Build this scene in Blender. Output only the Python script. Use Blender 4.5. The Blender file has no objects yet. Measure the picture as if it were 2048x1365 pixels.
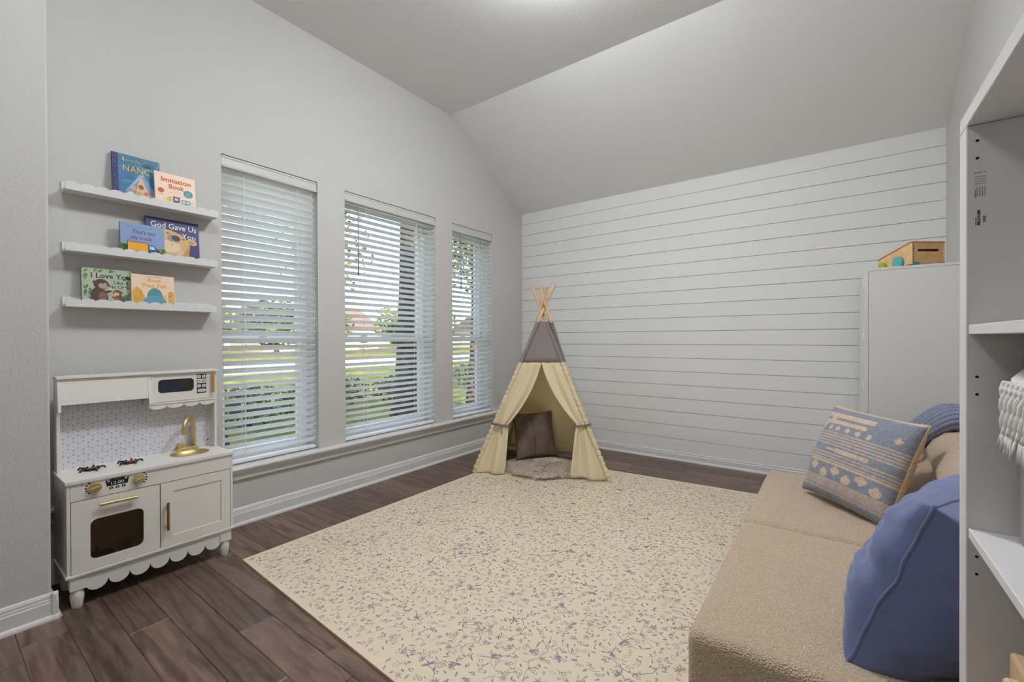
import bpy, bmesh, math, random
from mathutils import Vector, Matrix, noise
R = random.Random(7)
PI = math.pi
sc = bpy.context.scene
C = sc.collection

# ------------------------------------------------------------------ camera
H, FPX, YAW, ROLL, PITCH = 1.203, 878.69, .6342, -.0032, .0046
cam = bpy.data.cameras.new('camera'); camo = bpy.data.objects.new('camera', cam); C.objects.link(camo)
cam.sensor_width = 36; cam.lens = FPX * 36 / 2048; cam.clip_start = .02; cam.clip_end = 400
def _cam():
    c, s = math.cos(YAW), math.sin(YAW)
    Ry = Matrix(((c, s, 0), (0, 0, -1), (-s, c, 0)))
    cp, sp = math.cos(PITCH), math.sin(PITCH); Rp = Matrix(((1, 0, 0), (0, cp, -sp), (0, sp, cp)))
    cr, sr = math.cos(ROLL), math.sin(ROLL); Rr = Matrix(((cr, -sr, 0), (sr, cr, 0), (0, 0, 1)))
    m = Rr @ Rp @ Ry
    r, d, f = m[0], m[1], m[2]
    return Matrix(((r[0], -d[0], -f[0], 0), (r[1], -d[1], -f[1], 0), (r[2], -d[2], -f[2], H), (0, 0, 0, 1)))
camo.matrix_world = _cam()
sc.camera = camo
# ------------------------------------------------------------------ sky, sun, exposure
SKY, SUN, LAMP, FILL_LAMP = .56, 9, 70, 27
w = bpy.data.worlds.new('world'); sc.world = w; w.use_nodes = True
wn = w.node_tree; bg = wn.nodes['Background']
sky = wn.nodes.new('ShaderNodeTexSky'); sky.sky_type = 'NISHITA'; sky.sun_disc = False
sky.sun_elevation = math.radians(30); sky.sun_rotation = math.radians(100); sky.air_density = 1.2; sky.dust_density = .6
hz_ = wn.nodes.new('ShaderNodeHueSaturation'); hz_.inputs['Saturation'].default_value = .85; wn.links.new(sky.outputs[0], hz_.inputs['Color']); wn.links.new(hz_.outputs[0], bg.inputs[0]); bg.inputs[1].default_value = SKY
sl = bpy.data.lights.new('sun', 'SUN'); sl.energy = SUN; sl.angle = .01; sl.color = (1, .93, .82)
so = bpy.data.objects.new('sun', sl); C.objects.link(so)
so.rotation_euler = Vector((-.86, .28, -.52)).to_track_quat('-Z', 'Y').to_euler()
vs = sc.view_settings; vs.view_transform = 'Standard'; vs.look = 'None'; vs.exposure = 0; vs.gamma = 1; vs.use_curve_mapping = False

# ------------------------------------------------------------------ materials
def lin(c):
    o = []
    for v in c[:3]:
        v /= 255.0
        o.append(v / 12.92 if v <= .04045 else ((v + .055) / 1.055) ** 2.4)
    return (*o, 1)
MATS = {}
def mat(name, col, rough=.5, metal=0, spec=.5, bump=None, var=None, emit=0, sheen=0, transl=0, coords='Object', randv=0):
    if name in MATS: return MATS[name]
    m = bpy.data.materials.new(name); MATS[name] = m; m.use_nodes = True
    nt = m.node_tree; p = nt.nodes['Principled BSDF']; L = nt.links.new
    p.inputs['Base Color'].default_value = lin(col); p.inputs['Roughness'].default_value = rough
    p.inputs['Metallic'].default_value = metal; p.inputs['Specular IOR Level'].default_value = spec
    if sheen: p.inputs['Sheen Weight'].default_value = sheen; p.inputs['Sheen Roughness'].default_value = .5
    if emit: p.inputs['Emission Color'].default_value = lin(col); p.inputs['Emission Strength'].default_value = emit
    tc = None
    if bump or var:
        tc = nt.nodes.new('ShaderNodeNewGeometry').outputs['Position'] if coords == 'World' else nt.nodes.new('ShaderNodeTexCoord').outputs['Object']
    if bump:
        sca, st, dist = bump[:3]
        n = nt.nodes.new('ShaderNodeTexNoise'); n.inputs['Scale'].default_value = sca; n.inputs['Detail'].default_value = bump[3] if len(bump) > 3 else 2
        L(tc, n.inputs['Vector'])
        b = nt.nodes.new('ShaderNodeBump'); b.inputs['Strength'].default_value = st; b.inputs['Distance'].default_value = dist
        L(n.outputs[0], b.inputs['Height']); L(b.outputs[0], p.inputs['Normal'])
    if var:
        sca, c2 = var[:2]
        n = nt.nodes.new('ShaderNodeTexNoise'); n.inputs['Scale'].default_value = sca; n.inputs['Detail'].default_value = 5
        L(tc, n.inputs['Vector'])
        r = nt.nodes.new('ShaderNodeValToRGB'); r.color_ramp.elements[0].position = var[2] if len(var) > 2 else .35
        r.color_ramp.elements[1].position = var[3] if len(var) > 3 else .65
        r.color_ramp.elements[0].color = lin(col); r.color_ramp.elements[1].color = lin(c2)
        L(n.outputs[0], r.inputs[0]); L(r.outputs[0], p.inputs['Base Color'])
    if transl:
        t = nt.nodes.new('ShaderNodeBsdfTranslucent'); t.inputs[0].default_value = lin(col)
        mx = nt.nodes.new('ShaderNodeMixShader'); mx.inputs[0].default_value = transl
        L(p.outputs[0], mx.inputs[1]); L(t.outputs[0], mx.inputs[2])
        L(mx.outputs[0], nt.nodes['Material Output'].inputs[0])
    return m
def glass(name, col=(250, 252, 252), refl=.06, rough=.02):
    if name in MATS: return MATS[name]
    m = bpy.data.materials.new(name); MATS[name] = m; m.use_nodes = True
    nt = m.node_tree; nt.nodes.remove(nt.nodes['Principled BSDF'])
    t = nt.nodes.new('ShaderNodeBsdfTransparent'); t.inputs[0].default_value = lin(col)
    g = nt.nodes.new('ShaderNodeBsdfGlossy'); g.inputs['Roughness'].default_value = rough
    mx = nt.nodes.new('ShaderNodeMixShader'); mx.inputs[0].default_value = refl
    nt.links.new(t.outputs[0], mx.inputs[1]); nt.links.new(g.outputs[0], mx.inputs[2])
    nt.links.new(mx.outputs[0], nt.nodes['Material Output'].inputs[0])
    return m
def attr_mat(name, rough=.9, bump=None, sheen=.2):
    m = mat(name, (200, 200, 200), rough, spec=.2, bump=bump, sheen=sheen)
    a = m.node_tree.nodes.new('ShaderNodeAttribute'); a.attribute_name = 'print'
    m.node_tree.links.new(a.outputs['Color'], m.node_tree.nodes['Principled BSDF'].inputs['Base Color'])
    return m
def wood_floor():
    m = mat('hickory_planks', (74, 58, 50), .36, spec=.5)
    nt = m.node_tree; p = nt.nodes['Principled BSDF']; L = nt.links.new
    g = nt.nodes.new('ShaderNodeNewGeometry'); oi = nt.nodes.new('ShaderNodeObjectInfo')
    mp = nt.nodes.new('ShaderNodeMapping'); mp.inputs['Scale'].default_value = (1.3, 9, 1)
    ad = nt.nodes.new('ShaderNodeVectorMath'); ad.operation = 'ADD'
    cx = nt.nodes.new('ShaderNodeCombineXYZ'); ml = nt.nodes.new('ShaderNodeMath'); ml.operation = 'MULTIPLY'; ml.inputs[1].default_value = 37
    L(oi.outputs['Random'], ml.inputs[0]); L(ml.outputs[0], cx.inputs[0]); L(ml.outputs[0], cx.inputs[2])
    L(g.outputs['Position'], mp.inputs[0]); L(mp.outputs[0], ad.inputs[0]); L(cx.outputs[0], ad.inputs[1])
    n1 = nt.nodes.new('ShaderNodeTexNoise'); n1.inputs['Scale'].default_value = 2.2; n1.inputs['Detail'].default_value = 4; n1.inputs['Distortion'].default_value = 1.6
    L(ad.outputs[0], n1.inputs['Vector'])
    wv = nt.nodes.new('ShaderNodeTexWave'); wv.wave_type = 'RINGS'; wv.inputs['Scale'].default_value = .9; wv.inputs['Distortion'].default_value = 9; wv.inputs['Detail'].default_value = 3; wv.inputs['Detail Scale'].default_value = 1.2
    L(ad.outputs[0], wv.inputs['Vector'])
    r1 = nt.nodes.new('ShaderNodeValToRGB')
    for e, (po, c) in zip((r1.color_ramp.elements[0], r1.color_ramp.elements[1]), ((.3, (88, 70, 60)), (.72, (126, 102, 88)))): e.position = po; e.color = lin(c)
    L(n1.outputs[0], r1.inputs[0])
    r2 = nt.nodes.new('ShaderNodeValToRGB'); r2.color_ramp.elements[0].position = 0; r2.color_ramp.elements[1].position = .22
    r2.color_ramp.elements[0].color = (.45, .42, .40, 1); r2.color_ramp.elements[1].color = (1, 1, 1, 1); L(wv.outputs[0], r2.inputs[0])
    mx = nt.nodes.new('ShaderNodeMix'); mx.data_type = 'RGBA'; mx.blend_type = 'MULTIPLY'; mx.inputs[0].default_value = .75
    L(r1.outputs[0], mx.inputs[6]); L(r2.outputs[0], mx.inputs[7])
    hs = nt.nodes.new('ShaderNodeHueSaturation'); mr = nt.nodes.new('ShaderNodeMapRange'); mr.inputs[3].default_value = .72; mr.inputs[4].default_value = 1.22
    L(oi.outputs['Random'], mr.inputs[0]); L(mr.outputs[0], hs.inputs['Value']); L(mx.outputs[2], hs.inputs['Color']); L(hs.outputs[0], p.inputs['Base Color'])
    b = nt.nodes.new('ShaderNodeBump'); b.inputs['Strength'].default_value = .25; b.inputs['Distance'].default_value = .002
    L(n1.outputs[0], b.inputs['Height']); L(b.outputs[0], p.inputs['Normal'])
    return m
def boucle():
    m = mat('boucle_fabric', (222, 198, 170), .95, spec=.15, sheen=.35)
    nt = m.node_tree; p = nt.nodes['Principled BSDF']; L = nt.links.new
    g = nt.nodes.new('ShaderNodeTexCoord')
    v = nt.nodes.new('ShaderNodeTexVoronoi'); v.inputs['Scale'].default_value = 210; L(g.outputs['Object'], v.inputs['Vector'])
    n = nt.nodes.new('ShaderNodeTexNoise'); n.inputs['Scale'].default_value = 130; n.inputs['Detail'].default_value = 3; L(g.outputs['Object'], n.inputs['Vector'])
    a = nt.nodes.new('ShaderNodeMath'); a.operation = 'SUBTRACT'; L(n.outputs[0], a.inputs[0]); L(v.outputs['Distance'], a.inputs[1])
    b = nt.nodes.new('ShaderNodeBump'); b.inputs['Strength'].default_value = .9; b.inputs['Distance'].default_value = .006
    L(a.outputs[0], b.inputs['Height']); L(b.outputs[0], p.inputs['Normal'])
    r = nt.nodes.new('ShaderNodeValToRGB'); r.color_ramp.elements[0].position = -.0; r.color_ramp.elements[1].position = .5
    r.color_ramp.elements[0].color = lin((204, 178, 148)); r.color_ramp.elements[1].color = lin((238, 221, 199))
    L(a.outputs[0], r.inputs[0]); L(r.outputs[0], p.inputs['Base Color'])
    return m
WALL = mat('orange_peel_paint', (203, 202, 199), .75, spec=.25, bump=(130, .35, .004, 3), coords='World')
CEIL = mat('ceiling_paint', (236, 236, 235), .8, spec=.2, bump=(90, .25, .004, 3), coords='World')
TRIM = mat('white_trim_paint', (222, 222, 220), .4, spec=.45)
SHIP = mat('shiplap_paint', (236, 236, 235), .55, spec=.35, bump=(25, .08, .004, 3), coords='World')
VINYL = mat('white_vinyl', (240, 240, 240), .35)
SLAT = mat('blind_slat_white', (250, 250, 249), .45, transl=.48)
CORD = mat('white_cord', (235, 235, 232), .8)
KW = mat('kitchen_white_lacquer', (231, 227, 219), .38, spec=.45)
KEDGE = mat('kitchen_raw_edge', (228, 216, 196), .5)
GOLD = mat('brushed_gold', (208, 190, 140), .42, metal=.85)
BLACK = mat('black_plastic', (22, 22, 23), .4)
RED = mat('red_plastic', (205, 48, 36), .4)
LAMI = mat('white_laminate', (226, 224, 222), .35)
LAMI2 = mat('cabinet_laminate', (222, 221, 217), .42)
PINE = mat('pale_pole_wood', (224, 194, 150), .6, var=(14, (204, 168, 120)))
BEECH = mat('beech_wood', (232, 196, 148), .5, var=(30, (220, 178, 128)))
CANVAS = mat('cream_cotton', (250, 238, 204), .9, spec=.1, transl=.36, bump=(60, .15, .004), sheen=.2)
GREYC = mat('grey_cotton', (146, 135, 133), .9, spec=.1, transl=.12, sheen=.2)

# ------------------------------------------------------------------ geometry helpers
class G:
    def __init__(s): s.v = []; s.f = []; s.m = []; s.cm = 0
    def add(s, vs, fs):
        o = len(s.v); s.v += [tuple(p) for p in vs]
        for f in fs: s.f.append([i + o for i in f]); s.m.append(s.cm)
        return s
    def box(s, x0, x1, y0, y1, z0, z1):
        v = [(x, y, z) for x in (x0, x1) for y in (y0, y1) for z in (z0, z1)]
        return s.add(v, [(0, 1, 3, 2), (4, 6, 7, 5), (0, 4, 5, 1), (2, 3, 7, 6), (0, 2, 6, 4), (1, 5, 7, 3)])
    def prism(s, poly, fn, c0, c1):
        n = len(poly)
        v = [fn(a, b, c1) for a, b in poly] + [fn(a, b, c0) for a, b in poly]
        f = [list(range(n)), list(range(2 * n - 1, n - 1, -1))]
        for i in range(n):
            j = (i + 1) % n; f.append((i, i + n, j + n, j))
        return s.add(v, f)
    def ring(s, out, inn, fn, c0, c1):
        n = len(out); v = []
        for c in (c1, c0):
            v += [fn(a, b, c) for a, b in out] + [fn(a, b, c) for a, b in inn]
        f = []
        for i in range(n):
            j = (i + 1) % n
            f += [(i, j, n + j, n + i), (2 * n + i, 3 * n + i, 3 * n + j, 2 * n + j), (i, 2 * n + i, 2 * n + j, j), (n + i, n + j, 3 * n + j, 3 * n + i)]
        return s.add(v, f)
    def tube(s, path, r, n=8, caps=True, flat=1.0, closed=False):
        P = [Vector(p) for p in path]; m = len(P); rr = r if isinstance(r, (list, tuple)) else [r] * m
        t0 = (P[1] - P[0]).normalized(); up = Vector((0, 0, 1)) if abs(t0.z) < .9 else Vector((1, 0, 0))
        a = t0.cross(up).normalized(); v = []
        for i, p in enumerate(P):
            t = (P[min(i + 1, m - 1)] - P[max(i - 1, 0)])
            t = t.normalized() if t.length > 1e-9 else t0
            a = (a - t * a.dot(t)).normalized(); b = t.cross(a)
            for k in range(n):
                th = 2 * PI * k / n; v.append(p + (a * math.cos(th) + b * math.sin(th) * flat) * rr[i])
        f = [(i * n + k, i * n + (k + 1) % n, (i + 1) * n + (k + 1) % n, (i + 1) * n + k) for i in range(m - 1) for k in range(n)]
        if caps: f += [list(range(n - 1, -1, -1)), [(m - 1) * n + k for k in range(n)]]
        return s.add(v, f)
    def lathe(s, prof, c, n=20, fn=None, caps=True):
        fn = fn or (lambda x, y, z: (c[0] + x, c[1] + y, c[2] + z)); v = []; m = len(prof)
        for r, z in prof:
            for k in range(n):
                th = 2 * PI * k / n; v.append(fn(r * math.cos(th), r * math.sin(th), z))
        f = [(i * n + k, i * n + (k + 1) % n, (i + 1) * n + (k + 1) % n, (i + 1) * n + k) for i in range(m - 1) for k in range(n)]
        if caps:
            if prof[0][0] > 1e-6: f.append(list(range(n - 1, -1, -1)))
            if prof[-1][0] > 1e-6: f.append([(m - 1) * n + k for k in range(n)])
        return s.add(v, f)
    def grid(s, nu, nv, fn):
        v = [fn(i / nu, j / nv) for j in range(nv + 1) for i in range(nu + 1)]
        f = [(j * (nu + 1) + i, j * (nu + 1) + i + 1, (j + 1) * (nu + 1) + i + 1, (j + 1) * (nu + 1) + i) for j in range(nv) for i in range(nu)]
        return s.add(v, f)
    def mesh(s, name, mats, smooth=False, bevel=0, seg=2, weld=0):
        me = bpy.data.meshes.new(name); me.from_pydata(s.v, [], s.f)
        for m in (mats if isinstance(mats, (list, tuple)) else [mats]): me.materials.append(m)
        if len(me.materials) > 1: me.polygons.foreach_set('material_index', s.m)
        bm = bmesh.new(); bm.from_mesh(me)
        if weld: bmesh.ops.remove_doubles(bm, verts=bm.verts, dist=weld)
        if bevel:
            es = [e for e in bm.edges if len(e.link_faces) == 2 and e.calc_face_angle(0) > .6]
            bmesh.ops.bevel(bm, geom=es, offset=bevel, segments=seg, profile=.5, affect='EDGES', clamp_overlap=True)
        bmesh.ops.recalc_face_normals(bm, faces=bm.faces); bm.to_mesh(me); bm.free()
        if smooth:
            me.polygons.foreach_set('use_smooth', [True] * len(me.polygons))
            if smooth == 'auto':
                me.set_sharp_from_angle(angle=.6)
        me.update(); return me
    def obj(s, name, mats, parent=None, smooth=False, bevel=0, seg=2, weld=0, kind=None):
        return link(name, s.mesh(name, mats, smooth, bevel, seg, weld), parent, kind)
BASE = {}
def link(name, me, parent=None, kind=None):
    o = bpy.data.objects.new(name, me); C.objects.link(o)
    if parent is not None:
        o.parent = parent
        if parent.name in BASE: o.matrix_parent_inverse = Matrix.Translation(BASE[parent.name]).inverted()
    if kind: o['kind'] = kind
    return o
def thing(name, label, cat, loc, group=None):
    o = bpy.data.objects.new(name, None); C.objects.link(o); o.location = loc; o.empty_display_size = .05
    BASE[o.name] = Vector(loc); return tag(o, label, cat, group)
def tag(o, label, cat, group=None):
    o['label'] = label; o['category'] = cat
    if group: o['group'] = group
    return o
def struct(name, g, m, parent=None, label=None, **k):
    o = g.obj(name, m, parent, **k); o['kind'] = 'structure'
    if label: o['label'] = label
    return o
def rrect(a0, a1, b0, b1, r, n=5):
    p = []
    for ca, cb, t0 in ((a1 - r, b1 - r, 0), (a0 + r, b1 - r, PI / 2), (a0 + r, b0 + r, PI), (a1 - r, b0 + r, 1.5 * PI)):
        for k in range(n + 1):
            t = t0 + PI / 2 * k / n; p.append((ca + r * math.cos(t), cb + r * math.sin(t)))
    return p
def ell(a, b, ra, rb, n=20, t0=0, t1=2 * PI): return [(a + ra * math.cos(t0 + (t1 - t0) * k / n), b + rb * math.sin(t0 + (t1 - t0) * k / n)) for k in range(n)]
def text2d(s, size, bold=0.0, spacing=1.0, shear=0):
    cu = bpy.data.curves.new('lettering', 'FONT'); cu.body = s; cu.size = size; cu.offset = bold * size; cu.space_character = spacing; cu.resolution_u = 3; cu.shear = shear
    o = bpy.data.objects.new('lettering', cu); C.objects.link(o)
    bpy.context.view_layer.update()
    me = o.evaluated_get(bpy.context.evaluated_depsgraph_get()).to_mesh()
    v = [tuple(q.co[:2]) for q in me.vertices]; f = [list(p.vertices) for p in me.polygons]
    bpy.data.objects.remove(o); bpy.data.curves.remove(cu)
    if v:
        x0 = min(q[0] for q in v); x1 = max(q[0] for q in v); y0 = min(q[1] for q in v)
        v = [((a - (x0 + x1) / 2), b - 0) for a, b in v]
    return v, f
RJ = random.Random(1)
class Print:
    """flat print on a surface: 2-D shapes, one colour slot each, laid on by fn(a, b, height)"""
    def __init__(s, fn, step=.00025): s.g = G(); s.fn = fn; s.mats = []; s.step = step; s.layer = 1
    def col(s, c, rough=.55):
        m = mat('ink_%d_%d_%d' % c, c, rough)
        if m not in s.mats: s.mats.append(m)
        s.g.cm = s.mats.index(m)
    def poly(s, pts, c, layer=None):
        s.col(c); h = s.step * (layer if layer is not None else (s.layer if s.step > .0002 else RJ.uniform(1, 5)))
        s.g.add([s.fn(a, b, h) for a, b in pts], [list(range(len(pts)))])
    def rect(s, a0, a1, b0, b1, c, layer=None): s.poly([(a0, b0), (a1, b0), (a1, b1), (a0, b1)], c, layer)
    def ell(s, a, b, ra, rb, c, layer=None, n=18, rot=0):
        cr, sr = math.cos(rot), math.sin(rot)
        s.poly([(a + x * cr - y * sr, b + x * sr + y * cr) for x, y in ell(0, 0, ra, rb, n)], c, layer)
    def line(s, pts, wd, c, layer=None):
        s.col(c); h = s.step * (layer if layer is not None else (s.layer if s.step > .0002 else RJ.uniform(1, 5))); v = []; n = len(pts)
        for i, (a, b) in enumerate(pts):
            p, q = pts[max(i - 1, 0)], pts[min(i + 1, n - 1)]; dx, dy = q[0] - p[0], q[1] - p[1]; L = math.hypot(dx, dy) or 1
            ww = wd[i] if isinstance(wd, list) else wd
            v += [s.fn(a - dy / L * ww / 2, b + dx / L * ww / 2, h), s.fn(a + dy / L * ww / 2, b - dx / L * ww / 2, h)]
        s.g.add(v, [(2 * i, 2 * i + 1, 2 * i + 3, 2 * i + 2) for i in range(n - 1)])
    def text(s, t, a, b, size, c, layer=None, bold=0, spacing=1, width=None, rot=0, shear=0):
        v, f = text2d(t, size, bold, spacing, shear)
        if not v: return
        if width:
            x0 = min(q[0] for q in v); x1 = max(q[0] for q in v); k = width / (x1 - x0); v = [(q[0] * k, q[1]) for q in v]
        s.col(c); h = s.step * (layer if layer is not None else s.layer); cr, sr = math.cos(rot), math.sin(rot)
        s.g.add([s.fn(a + x * cr - y * sr, b + x * sr + y * cr, h) for x, y in v], f)
    def obj(s, name, parent, kind=None):
        me = bpy.data.meshes.new(name); me.from_pydata(s.g.v, [], s.g.f)
        for m in s.mats: me.materials.append(m)
        me.polygons.foreach_set('material_index', s.g.m); me.update()
        return link(name, me, parent, kind)

# ================================================================== THE ROOM
XW, YS, XR, TOP, ZC, YC, YB = -3.1226, 4.461, .653, 2.743, 3.459, 3.209, -3.2
XO = XW - .26                                                  # outer face of the window wall
WIN = [(1.152, 1.793), (2.019, 3.002), (3.229, 3.871)]; WZ0, WZ1 = .382, 2.382
XST, YST = -2.735, .345                                        # stub wall face and its end
# floor with planks
g = G(); g.box(XO, XR + .1, YB - .1, YS + .12, -.12, -.012)
floor = struct('floor', g, mat('subfloor', (40, 32, 28), .8), label='dark brown hardwood floor of wide planks')
FM = wood_floor()
PW = .137
def plank_mesh():
    g = G(); e = .0022; t = .0015; hx = .5; hy = PW / 2 - .0006
    v = [(-hx, -hy, -.012), (hx, -hy, -.012), (hx, hy, -.012), (-hx, hy, -.012), (-hx, -hy, -t), (hx, -hy, -t), (hx, hy, -t), (-hx, hy, -t),
         (-hx + e, -hy + e, 0), (hx - e, -hy + e, 0), (hx - e, hy - e, 0), (-hx + e, hy - e, 0)]
    f = [(0, 1, 5, 4), (1, 2, 6, 5), (2, 3, 7, 6), (3, 0, 4, 7), (4, 5, 9, 8), (5, 6, 10, 9), (6, 7, 11, 10), (7, 4, 8, 11), (8, 9, 10, 11)]
    return g.add(v, f).mesh('plank', FM)
PM = plank_mesh()
row = 0; y = .236 - PW * 4 + PW / 2
while y - PW / 2 < YS:
    x = XW - R.uniform(.0, .9)
    while x < XR:
        ln = R.choice((.42, .6, .8, 1.05, 1.2, 1.3)) * R.uniform(.9, 1.1)
        a, b = max(x, XW), min(x + ln, XR); x += ln
        if b - a < .05: continue
        o = link('plank', PM, floor); o.location = ((a + b) / 2, min(y, YS + .02), 0); o.scale = (b - a - .0008, 1, 1)
    y += PW; row += 1
g = G(); g.box(XO, XR, YB, .236 - PW * 4, -.012, 0); g.obj('rear_floor', FM, floor)
# ceiling, flat part and slope
g = G(); g.box(XO, XR + .15, YB - .1, YC, ZC, ZC + .1)
struct('ceiling', g, CEIL, label='flat white textured ceiling')
g = G(); v = [(x, yy, z) for x in (XO, XR + .15) for yy, z in ((YC, ZC), (YS + .15, TOP - .15 * (ZC - TOP) / (YS - YC)), (YS + .15, TOP + .1), (YC, ZC + .12))]
g.add(v, [(0, 1, 2, 3), (7, 6, 5, 4), (0, 4, 5, 1), (1, 5, 6, 2), (2, 6, 7, 3), (3, 7, 4, 0)])
struct('ceiling_slope', g, CEIL, label='sloped white ceiling falling to the shiplap wall')
# window wall
g = G()
g.box(XO, XW, YB, YS + .12, -.1, WZ0); g.box(XO, XW, YB, YS + .12, WZ1, ZC + .1)
for a, b in ((YB, WIN[0][0]), (WIN[0][1], WIN[1][0]), (WIN[1][1], WIN[2][0]), (WIN[2][1], YS + .12)): g.box(XO, XW, a, b, WZ0, WZ1)
struct('wall_window', g, WALL, label='light grey textured wall with three windows')
g = G(); g.box(XW - .02, XST, YB, YST, -.012, ZC + .05)
struct('wall_stub', g, WALL, label='light grey wall stub beside the play kitchen', bevel=.008, seg=3)
g = G(); g.box(XR, XR + .12, YB, YS + .12, -.1, ZC + .05); struct('wall_right', g, WALL, label='plain light wall behind the sofa')
g = G(); g.box(XO, XR + .12, YB - .12, YB, -.1, ZC + .05); struct('wall_rear', g, WALL, label='plain light wall at the rear of the room')
# shiplap wall
g = G(); g.box(XO, XR + .12, YS + .02, YS + .14, -.1, TOP + .12)
shipw = struct('wall_shiplap', g, mat('shiplap_backing', (150, 150, 147), .8), label='white painted wall of horizontal shiplap boards')
PB = .1334
g = G(); g.box(XW, XR, -.02, 0, -PB / 2 + .0016, PB / 2 - .0016); BMESH = g.mesh('board', SHIP, bevel=.0012, seg=1)
for i in range(20):
    o = link('board', BMESH, shipw); o.location = (0, YS + .02 - (.0012 if i % 3 == 1 else 0), TOP - PB * (i + .5))
# trims
def run(poly, a, b, axis, flip=1):
    """extrude a profile (d = out from wall, z) along y (axis 'y', wall at x=a[0]) or x"""
    g = G()
    if axis == 'y': g.prism(poly, lambda d, z, c: (a + d * flip, c, z), b[0], b[1])
    else: g.prism(poly, lambda d, z, c: (c, a + d * flip, z), b[0], b[1])
    return g
BBP = [(0, 0), (.03, 0), (.0295, .008), (.026, .015), (.019, .019), (.016, .02), (.016, .073), (.013, .078), (.013, .084), (.0105, .09), (.0105, .098), (.006, .108), (0, .112)]
struct('baseboard_window', run(BBP, XW, (YST, YS), 'y'), TRIM, label='white moulded baseboard under the windows')
struct('baseboard_stub', run(BBP, XST, (YB, YST + .02), 'y'), TRIM, label='white moulded baseboard on the wall stub')
struct('baseboard_stub_return', run(BBP, YST, (XW, XST + .02), 'x'), TRIM, label='white baseboard on the end of the wall stub')
BBS = [(0, 0), (.03, 0), (.0295, .008), (.026, .015), (.019, .019), (.016, .02), (.016, .06), (.012, .066), (.012, .078), (0, .082)]
struct('baseboard_shiplap', run(BBS, YS, (XW, XR), 'x', -1), TRIM, label='white baseboard under the shiplap boards')
struct('baseboard_right', run(BBP, XR, (YB, YS), 'y', -1), TRIM, label='white baseboard behind the sofa')
SILL = [(-.12, WZ0 + .002), (.05, WZ0 + .002), (.056, WZ0 - .006), (.055, WZ0 - .016), (.048, WZ0 - .022), (.034, WZ0 - .024), (.032, WZ0 - .04), (.024, WZ0 - .052), (.02, WZ0 - .06), (.02, WZ0 - .082), (.01, WZ0 - .092), (0, WZ0 - .096), (-.12, WZ0 - .03)]
struct('trim_1', run(SILL, XW, (YST, YS), 'y'), TRIM, label='long white window stool with moulded apron below the windows')

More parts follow.
